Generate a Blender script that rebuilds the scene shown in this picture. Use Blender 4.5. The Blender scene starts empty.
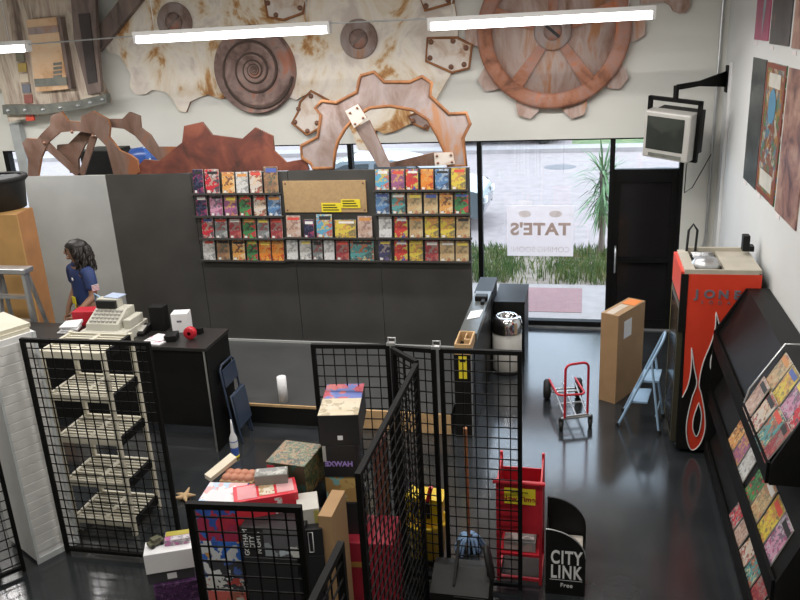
import bpy, bmesh, math, random
from mathutils import Vector, Matrix, Euler
from mathutils.geometry import tessellate_polygon
import numpy as np
R_ = math.radians
# ------------------------------------------------------------------ camera, world, lights, exposure
SC = bpy.context.scene
COL = SC.collection
CAM_H = 4.0; FPX = 801.0
def cam_axes(p, y, r):
    cy, sy = math.cos(y), math.sin(y)
    f = np.array([sy*math.cos(p), cy*math.cos(p), -math.sin(p)])
    r0 = np.array([cy, -sy, 0.0]); d0 = np.cross(f, r0)
    return np.array([math.cos(r)*r0+math.sin(r)*d0, -math.sin(r)*r0+math.cos(r)*d0, f])
CM = cam_axes(R_(18.72), R_(-13.42), R_(3.05))
cd = bpy.data.cameras.new('camera'); cam = bpy.data.objects.new('camera', cd); COL.objects.link(cam)
cd.sensor_width = 36; cd.lens = 36*FPX/800; cd.clip_end = 300; cd.clip_start = 0.05
mw = Matrix.Identity(4)
for i in range(3):
    mw[i][0] = CM[0][i]; mw[i][1] = -CM[1][i]; mw[i][2] = -CM[2][i]
mw[2][3] = CAM_H
cam.matrix_world = mw
SC.camera = cam
SC.view_settings.view_transform = 'Standard'; SC.view_settings.look = 'None'
SC.view_settings.gamma = 1; SC.view_settings.use_curve_mapping = False
SC.view_settings.exposure = 0.0
SC.cycles.use_denoising = True
SC.cycles.max_bounces = 8
SC.cycles.transparent_max_bounces = 12
W = bpy.data.worlds.new('sky'); SC.world = W; W.use_nodes = True
bg = W.node_tree.nodes['Background']; bg.inputs[0].default_value = (0.68, 0.83, 1.0, 1); bg.inputs[1].default_value = 4.5
def area(name, loc, sx, sy, power, col=(1, .96, .9), rot=(0, 0, 0)):
    l = bpy.data.lights.new(name, 'AREA'); l.shape = 'RECTANGLE'; l.size = sx; l.size_y = sy; l.energy = power; l.color = col
    o = bpy.data.objects.new(name, l); o.location = loc; o.rotation_euler = rot; COL.objects.link(o); return o
for (x, y) in ((-4.5, 6.0), (-0.9, 6.0), (-4.5, 3.0), (-0.9, 3.0)):          # unseen fill lights added overhead to brighten the partition front
    area('unseen_fill_light', (x, y, 5.05), 2.3, .15, 88)

# ------------------------------------------------------------------ helpers
def at(x, y, Y):            # photo point at depth Y
    d = CM.T @ np.array([x-400, y-300, FPX]); t = Y/d[1]
    return Vector((d[0]*t, Y, CAM_H+d[2]*t))
def atz(x, y, z=0.0):       # photo point at height z
    d = CM.T @ np.array([x-400, y-300, FPX]); t = (z-CAM_H)/d[2]
    return Vector((d[0]*t, d[1]*t, z))
def atx(x, y, X):
    d = CM.T @ np.array([x-400, y-300, FPX]); t = X/d[0]
    return Vector((X, d[1]*t, CAM_H+d[2]*t))

class MB:
    """collects shapes of one mesh"""
    def __init__(s): s.v = []; s.f = []; s.m = []; s.sm = []
    def add(s, vs, fs, mi=0, smooth=False):
        o = len(s.v); s.v += [Vector(v) for v in vs]
        for f in fs: s.f.append([o+i for i in f]); s.m.append(mi); s.sm.append(smooth)
        return s
    def box(s, a, b, mi=0, M=None, bev=0):
        a, b = Vector(a), Vector(b)
        lo = Vector(map(min, a, b)); hi = Vector(map(max, a, b))
        if bev:
            bm = bmesh.new(); bmesh.ops.create_cube(bm, size=1)
            for v in bm.verts: v.co = Vector([(lo[i]+hi[i])/2+v.co[i]*(hi[i]-lo[i]) for i in range(3)])
            bmesh.ops.bevel(bm, geom=bm.edges[:], offset=bev, segments=2, affect='EDGES', profile=.5)
            bm.verts.index_update()
            vs = [v.co.copy() for v in bm.verts]; fs = [[v.index for v in f.verts] for f in bm.faces]; bm.free()
        else:
            vs = [Vector((x, y, z)) for x in (lo.x, hi.x) for y in (lo.y, hi.y) for z in (lo.z, hi.z)]
            fs = [(0, 1, 3, 2), (4, 6, 7, 5), (0, 4, 5, 1), (2, 3, 7, 6), (0, 2, 6, 4), (1, 5, 7, 3)]
        if M is not None: vs = [M @ v for v in vs]
        return s.add(vs, fs, mi)
    def prism(s, pts, vec, mi=0, side=None):
        pts = [Vector(p) for p in pts]; vec = Vector(vec); n = len(pts)
        tri = tessellate_polygon([pts])
        nrm = Vector((0, 0, 0))
        for i in range(n): nrm += pts[i].cross(pts[(i+1) % n])
        if nrm.dot(vec) > 0: pts = pts[::-1]; tri = [tuple(n-1-i for i in t) for t in tri]
        vs = pts + [p+vec for p in pts]
        f1 = []; f2 = []
        ref = Vector((0, 0, 0))
        for i in range(n): ref += pts[i].cross(pts[(i+1) % n])
        for t in tri:
            a, b, c = t
            if (pts[b]-pts[a]).cross(pts[c]-pts[a]).dot(ref) < 0: a, b, c = a, c, b
            f1.append((a, b, c)); f2.append((n+a, n+c, n+b))
        s.add(vs, f1+f2, mi)
        s.add(vs, [(i, n+i, n+(i+1) % n, (i+1) % n) for i in range(n)], mi if side is None else side)
        return s
    def tube(s, pts, r, n=8, mi=0, closed=False, cap=True):
        pts = [Vector(p) for p in pts]; N = len(pts); rings = []
        rr = r if isinstance(r, (list, tuple)) else [r]*N
        up = None
        for i, p in enumerate(pts):
            if closed: t = pts[(i+1) % N]-pts[i-1]
            else: t = pts[min(i+1, N-1)]-pts[max(i-1, 0)]
            t.normalize()
            if up is None: up = t.orthogonal().normalized()
            else:
                up = up - t*up.dot(t)
                up = up.normalized() if up.length > 1e-6 else t.orthogonal().normalized()
            w = t.cross(up)
            rings.append([p+(up*math.cos(2*math.pi*k/n)+w*math.sin(2*math.pi*k/n))*rr[i] for k in range(n)])
        vs = [v for g in rings for v in g]; fs = []
        for i in range(N if closed else N-1):
            j = (i+1) % N
            for k in range(n): fs.append((i*n+k, i*n+(k+1) % n, j*n+(k+1) % n, j*n+k))
        s.add(vs, fs, mi, True)
        if cap and not closed:
            s.add(rings[0], [tuple(range(n))[::-1]], mi); s.add(rings[-1], [tuple(range(n))], mi)
        return s
    def cyl(s, a, b, r, n=20, mi=0, r2=None): return s.tube([a, b], [r, r if r2 is None else r2], n, mi)
    def lathe(s, prof, loc=(0, 0, 0), n=28, mi=0, M=None, smooth=True):
        vs = []; fs = []
        for (r, z) in prof:
            for k in range(n): vs.append(Vector((r*math.cos(2*math.pi*k/n), r*math.sin(2*math.pi*k/n), z)))
        for i in range(len(prof)-1):
            for k in range(n): fs.append((i*n+k, i*n+(k+1) % n, (i+1)*n+(k+1) % n, (i+1)*n+k))
        loc = Vector(loc)
        vs = [(M @ v if M else v)+loc for v in vs]
        return s.add(vs, fs, mi, smooth)
    def quad(s, a, b, c, d, mi=0): return s.add([a, b, c, d], [(0, 1, 2, 3)], mi)

def obj(name, mb, mats, parent=None, shift=None):
    me = bpy.data.meshes.new(name)
    sh = Vector((0, 0, 0))
    if shift is not None: sh = Vector(shift)
    elif parent is not None and parent.get('_base') is not None: sh = Vector(parent['_base'])
    me.from_pydata([tuple(v-sh) for v in mb.v], [], mb.f)
    for m in (mats if isinstance(mats, (list, tuple)) else [mats]): me.materials.append(m)
    me.polygons.foreach_set('material_index', mb.m); me.polygons.foreach_set('use_smooth', mb.sm)
    me.update()
    o = bpy.data.objects.new(name, me); COL.objects.link(o)
    if parent is not None:
        o.parent = parent
        if parent.type == 'MESH': o['_base'] = list(sh); 
    o['_base'] = list(sh)
    if parent is None and shift is not None: o.location = sh
    return o
def tag(o, label, cat, group=None, kind=None):
    o['label'] = label; o['category'] = cat
    if group: o['group'] = group
    if kind: o['kind'] = kind
    return o
def thing(name, label, cat, loc=(0, 0, 0), group=None):
    o = bpy.data.objects.new(name, None); COL.objects.link(o); o.location = loc; o['_base'] = list(Vector(loc)); o.empty_display_size = .1
    return tag(o, label, cat, group)
def solo(name, mb, mats, label, cat, group=None, kind=None):
    c = sum((Vector(v) for v in mb.v), Vector())/max(1, len(mb.v)); c.z = min(v.z for v in mb.v)
    return tag(obj(name, mb, mats, None, c), label, cat, group, kind)
def struct(name, mb, mats, parent=None):
    o = obj(name, mb, mats, parent)
    if parent is None: o['kind'] = 'structure'
    return o
def text(name, s, size, origin, xdir, ydir, m, parent=None, extrude=.002, align='CENTER', sx=1.0, mirror=False, bold=0.0, space=1.0):
    cu = bpy.data.curves.new(name, 'FONT'); cu.body = s; cu.size = size; cu.extrude = extrude; cu.align_x = align; cu.align_y = 'CENTER'; cu.offset = bold; cu.space_character = space
    t = bpy.data.objects.new(name, cu); COL.objects.link(t)
    dg = bpy.context.evaluated_depsgraph_get()
    me = bpy.data.meshes.new_from_object(t.evaluated_get(dg)); bpy.data.objects.remove(t)
    x = Vector(xdir).normalized(); y = Vector(ydir).normalized(); z = x.cross(y)
    sh = Vector(parent['_base']) if parent is not None else Vector()
    o3 = Vector(origin)-sh
    if mirror: x = -x
    for v in me.vertices:
        c = v.co.copy(); v.co = o3 + x*c.x*sx + y*c.y + z*c.z
    me.materials.clear(); me.materials.append(m)
    o = bpy.data.objects.new(name, me); COL.objects.link(o)
    if parent is not None: o.parent = parent
    return o

def mat(name, col, rough=.55, metal=0.0, var=.12, scale=6.0, bump=0.0, spec=.5, coat=0):
    m = bpy.data.materials.new(name); m.use_nodes = True; nt = m.node_tree; b = nt.nodes['Principled BSDF']
    b.inputs['Roughness'].default_value = rough; b.inputs['Metallic'].default_value = metal
    b.inputs['Specular IOR Level'].default_value = spec
    b.inputs['Coat Weight'].default_value = coat
    tc = nt.nodes.new('ShaderNodeTexCoord'); nz = nt.nodes.new('ShaderNodeTexNoise'); nz.inputs['Scale'].default_value = scale; nz.inputs['Detail'].default_value = 5
    nt.links.new(tc.outputs['Object'], nz.inputs['Vector'])
    rp = nt.nodes.new('ShaderNodeValToRGB')
    e = rp.color_ramp.elements
    e[0].position = .3; e[1].position = .7
    e[0].color = [max(0, c*(1-var)) for c in col[:3]]+[1]; e[1].color = [min(1, c*(1+var)) for c in col[:3]]+[1]
    nt.links.new(nz.outputs['Fac'], rp.inputs[0]); nt.links.new(rp.outputs[0], b.inputs['Base Color'])
    if bump:
        bp = nt.nodes.new('ShaderNodeBump'); bp.inputs['Strength'].default_value = bump; bp.inputs['Distance'].default_value = .02
        nt.links.new(nz.outputs['Fac'], bp.inputs['Height']); nt.links.new(bp.outputs[0], b.inputs['Normal'])
    return m
def patchy(name, stops, scale=3.0, detail=8, rough=.7, stretch=(1, 1, 1), distort=.6, bump=.15, const=False, vor=False):
    m = bpy.data.materials.new(name); m.use_nodes = True; nt = m.node_tree; b = nt.nodes['Principled BSDF']
    b.inputs['Roughness'].default_value = rough
    tc = nt.nodes.new('ShaderNodeTexCoord'); mp = nt.nodes.new('ShaderNodeMapping'); mp.inputs['Scale'].default_value = stretch
    nt.links.new(tc.outputs['Object'], mp.inputs[0])
    if vor:
        nz = nt.nodes.new('ShaderNodeTexVoronoi'); nz.inputs['Scale'].default_value = scale
        pre = nt.nodes.new('ShaderNodeTexNoise'); pre.inputs['Scale'].default_value = scale*.8; pre.inputs['Detail'].default_value = 3
        nt.links.new(mp.outputs[0], pre.inputs['Vector'])
        mx = nt.nodes.new('ShaderNodeMix'); mx.data_type = 'VECTOR'; mx.inputs['Factor'].default_value = .25
        nt.links.new(mp.outputs[0], mx.inputs[4]); nt.links.new(pre.outputs['Color'], mx.inputs[5])
        nt.links.new(mx.outputs[1], nz.inputs['Vector'])
        sp = nt.nodes.new('ShaderNodeSeparateColor'); nt.links.new(nz.outputs['Color'], sp.inputs[0]); out = sp.outputs[0]
    else:
        nz = nt.nodes.new('ShaderNodeTexNoise'); nz.inputs['Scale'].default_value = scale; nz.inputs['Detail'].default_value = detail; nz.inputs['Distortion'].default_value = distort; nz.inputs['Roughness'].default_value = .62
        nt.links.new(mp.outputs[0], nz.inputs['Vector']); out = nz.outputs['Fac']
    rp = nt.nodes.new('ShaderNodeValToRGB'); cr = rp.color_ramp
    if const: cr.interpolation = 'CONSTANT'
    while len(cr.elements) < len(stops): cr.elements.new(.5)
    for e, (p, c) in zip(cr.elements, stops): e.position = p; e.color = (*c, 1)
    nt.links.new(out, rp.inputs[0]); nt.links.new(rp.outputs[0], b.inputs['Base Color'])
    if bump:
        bp = nt.nodes.new('ShaderNodeBump'); bp.inputs['Strength'].default_value = bump; bp.inputs['Distance'].default_value = .02
        nt.links.new(nz.outputs[0], bp.inputs['Height']); nt.links.new(bp.outputs[0], b.inputs['Normal'])
    return m
def emit(name, col, s):
    m = bpy.data.materials.new(name); m.use_nodes = True; nt = m.node_tree; nt.nodes.clear()
    e = nt.nodes.new('ShaderNodeEmission'); e.inputs[0].default_value = (*col, 1); e.inputs[1].default_value = s
    o = nt.nodes.new('ShaderNodeOutputMaterial'); nt.links.new(e.outputs[0], o.inputs[0]); return m
def glass(name, tint=(1, 1, 1), refl=.06):
    m = bpy.data.materials.new(name); m.use_nodes = True; nt = m.node_tree; nt.nodes.clear()
    a = nt.nodes.new('ShaderNodeBsdfTransparent'); a.inputs[0].default_value = (*tint, 1)
    g = nt.nodes.new('ShaderNodeBsdfGlossy'); g.inputs['Roughness'].default_value = .02
    x = nt.nodes.new('ShaderNodeMixShader'); x.inputs[0].default_value = refl
    o = nt.nodes.new('ShaderNodeOutputMaterial')
    nt.links.new(a.outputs[0], x.inputs[1]); nt.links.new(g.outputs[0], x.inputs[2]); nt.links.new(x.outputs[0], o.inputs[0]); return m

M = {}
M['wall'] = mat('wall_paint', (.66, .66, .61), .8, var=.03, scale=1.5)
M['wall_r'] = mat('wall_paint_white', (.66, .67, .66), .8, var=.03, scale=1.5)
M['ceil'] = mat('ceiling_paint', (.45, .45, .43), .9)
M['floor'] = patchy('sealed_concrete', [(.3, (.016, .018, .020)), (.5, (.025, .028, .031)), (.7, (.036, .039, .042))], 1.6, 9, .16, bump=.01)
M['floor'].node_tree.nodes['Principled BSDF'].inputs['Specular IOR Level'].default_value = .85
M['black'] = mat('black_laminate', (.007, .007, .007), .5, var=.2)
M['blackm'] = mat('black_painted_steel', (.005, .005, .005), .6, var=.2)
for k_, v_ in (('black', .25), ('blackm', .15)): M[k_].node_tree.nodes['Principled BSDF'].inputs['Specular IOR Level'].default_value = v_
M['part'] = mat('charcoal_board', (.052, .050, .046), .62, var=.18, scale=2.0)
M['plat'] = mat('platform_paint', (.060, .062, .062), .35, var=.15, scale=2)
M['pale'] = mat('pale_grey_board', (.40, .41, .40), .7, var=.06, scale=3)
M['alu'] = mat('aluminium', (.55, .56, .57), .35, .8)
M['chrome'] = mat('chrome', (.75, .75, .76), .12, 1.0, var=.02)
M['whiteb'] = mat('white_card', (.80, .80, .82), .6, var=.03)
M['ivory'] = mat('ivory_plastic', (.56, .53, .43), .5, var=.05)
M['beige'] = mat('beige_plastic', (.50, .49, .42), .5, var=.05)
M['wood'] = mat('bare_pine', (.55, .36, .18), .6, var=.15, scale=10)
M['card'] = mat('cardboard', (.36, .22, .11), .8, var=.08, scale=5)
M['cork'] = mat('kraft_board', (.42, .28, .14), .85, var=.1, scale=30)
M['ply'] = mat('orange_plywood', (.52, .30, .11), .6, var=.12, scale=3)
M['plyd'] = mat('brown_plywood_side', (.42, .20, .08), .65, var=.15, scale=3)
M['red'] = mat('red_paint', (.50, .015, .03), .4, var=.1)
M['reds'] = mat('red_vinyl', (.72, .055, .025), .35, var=.04)
M['redl'] = mat('red_print', (.62, .03, .05), .4, var=.08)
M['yellow'] = mat('yellow_plastic', (.75, .52, .02), .4, var=.08)
M['yel'] = mat('yellow_label', (.80, .66, .03), .6, var=.05)
M['white'] = mat('white_paint', (.75, .75, .75), .5, var=.03)
M['ink'] = mat('black_ink', (.01, .01, .01), .6)
M['greyink'] = mat('grey_lettering', (.17, .16, .19), .5)
M['rubber'] = mat('rubber', (.012, .012, .012), .7)
M['bluech'] = mat('dark_blue_steel', (.030, .045, .080), .4, var=.15)
M['lblue'] = mat('light_blue_enamel', (.30, .45, .62), .35, var=.05)
M['glass'] = glass('window_glass')
M['screen'] = mat('dark_screen', (.03, .035, .03), .08, spec=.8)
M['tvgrey'] = mat('silver_plastic', (.42, .41, .38), .4, var=.04)
M['rust'] = patchy('rust_brown', [(.36, (.05, .026, .016)), (.45, (.12, .062, .040)), (.55, (.155, .098, .075)), (.63, (.22, .075, .028))], 2.2, 8, .75, (1, 1, .5))
M['rustedge'] = patchy('rust_orange_edge', [(.36, (.17, .065, .025)), (.62, (.34, .145, .055))], 3, 6, .8)
M['rustgrey'] = patchy('rust_grey', [(.34, (.14, .085, .06)), (.44, (.25, .18, .155)), (.54, (.34, .28, .265)), (.64, (.38, .19, .10))], 2.4, 8, .75, (1, 1, .45))
M['rustred'] = patchy('rust_red', [(.36, (.05, .018, .012)), (.5, (.125, .032, .020)), (.64, (.19, .055, .03))], 2.5, 8, .75)
M['rustwheel'] = patchy('rust_wheel', [(.34, (.15, .06, .035)), (.44, (.36, .15, .085)), (.54, (.36, .21, .17)), (.64, (.48, .17, .08))], 2.2, 8, .75)
M['rustplank'] = patchy('rust_planks', [(.34, (.20, .11, .07)), (.44, (.40, .27, .22)), (.54, (.50, .40, .36)), (.64, (.46, .22, .11))], 2.0, 8, .75, (1.6, 1, .5))
M['disc'] = patchy('rust_disc', [(.34, (.10, .06, .05)), (.46, (.20, .13, .11)), (.54, (.27, .19, .165)), (.64, (.34, .14, .09))], 3.0, 8, .7)
M['plate'] = patchy('painted_plate', [(.37, (.34, .15, .05)), (.41, (.50, .29, .12)), (.455, (.70, .60, .46)), (.53, (.78, .72, .63)), (.64, (.60, .52, .46))], 1.7, 10, .75, (1, 1, .8), .7)
M['patchp'] = patchy('pale_patch', [(.36, (.36, .20, .11)), (.45, (.56, .46, .38)), (.56, (.66, .60, .54))], 3, 8, .7)
M['planks'] = patchy('weathered_planks', [(.35, (.13, .095, .08)), (.44, (.36, .28, .22)), (.54, (.58, .51, .41)), (.66, (.40, .29, .24))], 2.4, 9, .8, (2.2, 1, .35), .5)
M['band'] = patchy('iron_band', [(.3, (.08, .085, .075)), (.6, (.17, .175, .15)), (.8, (.22, .16, .10))], 5, 6, .6)
M['panelo'] = patchy('peach_panel', [(.3, (.45, .24, .11)), (.5, (.64, .43, .26)), (.75, (.66, .53, .38))], 2.5, 8, .7)
M['dkwood'] = patchy('dark_planks', [(.3, (.07, .05, .045)), (.55, (.20, .15, .13)), (.8, (.28, .21, .17))], 3, 8, .8, (2, 1, .4))
M['bolt'] = mat('rusty_bolt', (.22, .11, .07), .6, .3)
M['asphalt'] = mat('asphalt', (.27, .22, .205), .9, var=.12, scale=4)
M['concrete'] = mat('sidewalk_concrete', (.30, .265, .25), .9, var=.1, scale=4)
M['grass'] = patchy('grass_blades', [(.35, (.03, .075, .012)), (.5, (.075, .13, .025)), (.65, (.17, .18, .06))], 3, 6, .8, bump=0)
M['soil'] = patchy('soil', [(.3, (.16, .12, .09)), (.7, (.30, .25, .20))], 6, 6, .9)
M['tube'] = emit('fluorescent_tube', (1.0, .97, .98), 9.0)

# brick patch material
def brick_mat():
    m = bpy.data.materials.new('brick_pavers'); m.use_nodes = True; nt = m.node_tree; b = nt.nodes['Principled BSDF']; b.inputs['Roughness'].default_value = .9
    tc = nt.nodes.new('ShaderNodeTexCoord'); br = nt.nodes.new('ShaderNodeTexBrick'); br.inputs['Scale'].default_value = 5
    br.inputs['Color1'].default_value = (.25, .125, .125, 1); br.inputs['Color2'].default_value = (.28, .15, .145, 1); br.inputs['Mortar'].default_value = (.22, .165, .16, 1)
    nt.links.new(tc.outputs['Object'], br.inputs['Vector']); nt.links.new(br.outputs['Color'], b.inputs['Base Color']); return m
M['brick'] = brick_mat()

# ------------------------------------------------------------------ room shell
XW, XL, YB, YR, ZC = 1.62, -9.0, 10.5, -1.2, 5.2
struct('floor', MB().box((XL-.2, YR-.2, -.15), (XW+.2, YB+.06, 0)), M['floor'])
struct('ceiling', MB().box((XL-.2, YR-.2, ZC), (XW+.2, YB+.2, ZC+.15)), M['ceil'])
struct('wall_right', MB().box((XW, YR-.2, 0), (XW+.2, YB+.2, ZC)), M['wall_r'])
struct('wall_left', MB().box((XL-.2, YR-.2, 0), (XL, YB+.2, ZC)), M['wall'])
struct('wall_rear', MB().box((XL, YR-.2, 0), (XW, YR, ZC)), M['wall'])
HZ = 2.56
struct('wall_back', MB().box((XL, YB, HZ), (XW, YB+.2, ZC)).box((1.22, YB, 0), (XW, YB+.2, HZ)).box((XL, YB, 0), (-8.5, YB+.2, HZ)), M['wall'])
posts = [.356, -1.34, -3.1, -4.85, -6.6, -8.45]
for i in range(len(posts)-1):
    a, b = posts[i+1], posts[i]
    w = struct('window_%d' % (i+1), MB().box((a+.03, YB+.05, .09), (b-.03, YB+.06, HZ-.02)), M['glass'])
    fr = MB().box((b-.03, YB, 0), (b+.03, YB+.11, HZ)).box((a+.03, YB, 0), (b-.03, YB+.11, .09)).box((a+.03, YB+.03, HZ-.02), (b-.03, YB+.11, HZ))
    if i == len(posts)-2: fr.box((a-.05, YB, 0), (a+.03, YB+.11, HZ))
    struct('window_frame', fr, M['blackm'], w)
# glass door, dark, with a clear transom
dr = struct('door_1', MB().box((.386, YB+.02, 2.08), (1.22, YB+.10, 2.16)).box((1.17, YB, 0), (1.22, YB+.11, HZ)).box((.386, YB+.03, HZ-.02), (1.17, YB+.11, HZ))
            .box((.386, YB+.02, 0), (.46, YB+.09, 2.08)).box((1.10, YB+.02, 0), (1.17, YB+.09, 2.08)).box((.46, YB+.02, 0), (1.10, YB+.09, .14)).box((.46, YB+.02, 1.99), (1.10, YB+.09, 2.08)), M['blackm'])
M['darkglass'] = mat('dark_door_film', (.012, .011, .012), .15)
obj('door_glass', MB().box((.46, YB+.05, .14), (1.10, YB+.065, 1.99)), M['darkglass'], dr)
obj('push_bar', MB().box((.46, YB-.005, .94), (1.10, YB+.03, .99)), M['blackm'], dr)
obj('pull_handle', MB().tube([(.43, YB+.02, 1.15), (.43, YB-.05, 1.12), (.43, YB-.05, .82), (.43, YB+.02, .79)], .012), M['alu'], dr)
obj('transom_glass', MB().box((.386, YB+.05, 2.16), (1.17, YB+.06, HZ-.02)), M['glass'], dr)
struct('trim_1', MB().box((-8.45, YB-.03, 0), (1.2, YB, .018)), M['alu'])

# ------------------------------------------------------------------ outside
struct('sidewalk', MB().box((-14, YB+.2, -.12), (9, 12.42, 0)).box((-14, YB+.06, -.12), (9, YB+.2, 0)), M['concrete'])
struct('paving_patch', MB().box((-.92, 11.1, -.02), (.02, 12.22, .006)), M['brick'])
struct('soil_ground', MB().box((-14, 12.42, -.12), (9, 14.6, -.02)), M['soil'])
struct('road', MB().box((-30, 14.6, -.12), (24, 26.4, -.05)), M['asphalt'])
struct('kerb', MB().box((-30, 26.4, -.12), (24, 27.3, .08)), M['concrete'])
struct('lawn_ground', MB().box((-40, 27.3, -.12), (30, 60, .04)), M['grass'])
struct('parking_ground', MB().box((-40, 27.45, .04), (-.4, 36, .06)), M['asphalt'])
random.seed(5)
g = MB()
for i in range(7500):
    x = random.uniform(-4, 2.2); y = random.uniform(12.45, 14.55)
    if (abs(x+.75) < .28+.15*math.sin(y*7) and random.random() < .8): continue
    h = random.uniform(.06, .24)*(1.15 if y < 13.2 else .8); a = random.uniform(0, 6.28); l = random.uniform(0, .1); w = random.uniform(.005, .011)
    dx, dy = math.cos(a), math.sin(a)
    g.add([(x-dy*w, y+dx*w, -.02), (x+dy*w, y-dx*w, -.02), (x+dx*l*.4+dy*w*.7, y+dy*l*.4-dx*w*.7, h*.6), (x+dx*l, y+dy*l, h)], [(0, 1, 2), (0, 2, 3)])
tag(obj('grass', g, M['grass']), 'tufted green grass strip between sidewalk and road', 'grass', kind='stuff')
for (px, py, lb) in ((560, 167, 'dark round manhole cover in the road seen through the main shop window'), (662, 170, 'dark round manhole cover in the road seen through the transom above the door')):
    c = atz(px, py, -.05)
    solo('manhole_cover', MB().lathe([(0, .012), (.42, .012), (.47, .0)], c, 28), mat('iron_lid', (.14, .13, .13), .8), lb, 'manhole cover')
# yucca
base = Vector((.33, 14.2, -.02))
yu = thing('yucca_plant', 'spiky green yucca plant outside beside the glass door', 'plant', base)
obj('trunk', MB().tube([base, base+Vector((.02, 0, .5)), base+Vector((-.02, 0, 1.5))], [.06, .05, .04], 10), M['dkwood'], yu)
lv = MB(); random.seed(3)
for i in range(150):
    k = random.random(); z0 = .85+.75*k; a = random.uniform(0, 6.283); el = R_(random.uniform(-75, 85)*(1 if k > .4 else .6) - (0 if k > .5 else 35))
    L = random.uniform(.5, .78); d = Vector((math.cos(a)*math.cos(el), math.sin(a)*math.cos(el), math.sin(el)))
    p = base+Vector((0, 0, z0)); s = d.cross(Vector((0, 0, 1))).normalized()*.02
    m_ = p+d*L*.5+Vector((0, 0, .01)); e = p+d*L+Vector((0, 0, -.12*math.cos(el)))
    lv.add([p-s*.5, p+s*.5, m_+s, e, m_-s], [(0, 1, 2, 4), (4, 2, 3)])
M['yucca'] = patchy('yucca_leaf', [(.3, (.06, .13, .05)), (.6, (.14, .24, .10)), (.8, (.30, .36, .20))], 4, 4, .5, bump=0)
obj('foliage', lv, M['yucca'], yu)
def car(name, label, x0, yc, L, col, face=1, base_z=-.05, wd=1.75, group=None):
    b = Vector((x0+L/2, yc, base_z)); t = thing(name, label, 'car', b, group)
    paint = mat(name+'_paint', col, .25, .3, var=.03, coat=.5)
    def P(u, z, s): return Vector((x0+(u if face > 0 else 1-u)*L, yc+s*wd/2, base_z+z))
    low = [(0.01, .28), (0, .55), (.03, .80), (.12, .90), (.28, .96), (.72, .98), (.95, .92), (.995, .72), (1, .3)]
    bm_ = MB(); bm_.prism([P(u, z, -1) for u, z in low], (0, wd, 0)); bo = obj('body', bm_, paint, t)
    mo = bo.modifiers.new('b', 'BEVEL'); mo.width = .07; mo.segments = 3; mo.limit_method = 'ANGLE'
    cab = [(.22, .94), (.36, 1.38), (.45, 1.46), (.70, 1.45), (.84, 1.25), (.93, .94)]
    cbn = MB(); n = len(cab)
    vs = [P(u, z, -.95+.22*(z-.94)/.5) for u, z in cab]+[P(u, z, .95-.22*(z-.94)/.5) for u, z in cab]
    cbn.add(vs, [tuple(range(n)), tuple(range(2*n-1, n-1, -1))]+[(i, n+i, n+i+1, i+1) for i in range(n-1)])
    obj('cabin', cbn, paint, t)
    gl = MB()
    for sgn in (-1, 1):
        for a in ([(.30, 1.0), (.385, 1.35), (.54, 1.40), (.54, 1.0)], [(.57, 1.0), (.57, 1.40), (.69, 1.38), (.80, 1.2), (.82, 1.0)]):
            gl.prism([P(u, z, sgn*(.965-.22*(z-.94)/.5)) for u, z in a], (0, sgn*.012, 0))
    for (u0, z0, u1, z1) in ((.228, .98, .35, 1.36), (.92, .98, .845, 1.24)):
        q = [P(u0, z0, -.8), P(u0, z0, .8), P(u1, z1, .68), P(u1, z1, -.68)]
        gl.prism([v+Vector((.012*(-face if u0 < .5 else face), 0, .012)) for v in q], (0, 0, .01))
    obj('car_window', gl, mat(name+'_glass', (.03, .035, .04), .08), t)
    for u in (.17, .82):
        for sgn in (-1, 1):
            c = P(u, .31, sgn*.93); d = Vector((0, sgn*.09, 0))
            wh = obj('wheel', MB().lathe([(.0, -.09), (.28, -.09), (.31, -.05), (.31, .05), (.28, .09), (.0, .09)], c, 24, M=Matrix.Rotation(R_(90), 3, 'X')), M['rubber'], t)
            obj('hubcap', MB().lathe([(0, .1), (.16, .1), (.19, .092)], c, 18, M=Matrix.Rotation(R_(-90*sgn), 3, 'X')), M['alu'], wh)
    lp = MB()
    for sgn in (-.72, .72): lp.box(P(.0, .62, sgn)-Vector((.02, .12, .05)), P(.0, .62, sgn)+Vector((.03, .12, .06)))
    obj('headlight', lp, M['white'], t)
    mir = MB()
    for sgn in (-1, 1): mir.box(P(.30, .98, sgn*1.0), P(.33, 1.1, sgn*1.12))
    obj('wing_mirror', mir, paint, t)
    return t
car('parked_car', 'silver car parked at the kerb just outside the shop window', -6.25, 16.9, 4.3, (.15, .17, .19), -1)
car('parked_car', 'dark blue car parked across the road', -5.0, 28.45, 4.4, (.03, .04, .07), -1, .06)
# sign sheet on the glass
c0, c1 = Vector((-.985, 10.44, 1.0)), Vector((-.11, 10.44, 1.69))
M['sheet'] = mat('thin_paper', (.88, .85, .86), .8, var=.02)
for mm in (M['sheet'],):
    nt = mm.node_tree; bs = nt.nodes['Principled BSDF']; tl = nt.nodes.new('ShaderNodeBsdfTranslucent'); tl.inputs[0].default_value = (.9, .86, .87, 1)
    mxs = nt.nodes.new('ShaderNodeMixShader'); mxs.inputs[0].default_value = .5; nt.links.new(bs.outputs[0], mxs.inputs[1]); nt.links.new(tl.outputs[0], mxs.inputs[2])
    nt.links.new(mxs.outputs[0], nt.nodes['Material Output'].inputs[0])
sg = thing('window_sign', 'white paper opening notice taped on the shop window, lettering seen from behind', 'sign', (c0+c1)/2)
obj('sheet', MB().box((c0.x, 10.542, c0.z), (c1.x, 10.5495, c1.z)), M['sheet'], sg)
M['ghost'] = mat('show_through_red', (.52, .40, .35), .8); M['ghost2'] = mat('show_through_grey', (.72, .67, .67), .8)
cx = (c0.x+c1.x)/2
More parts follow.
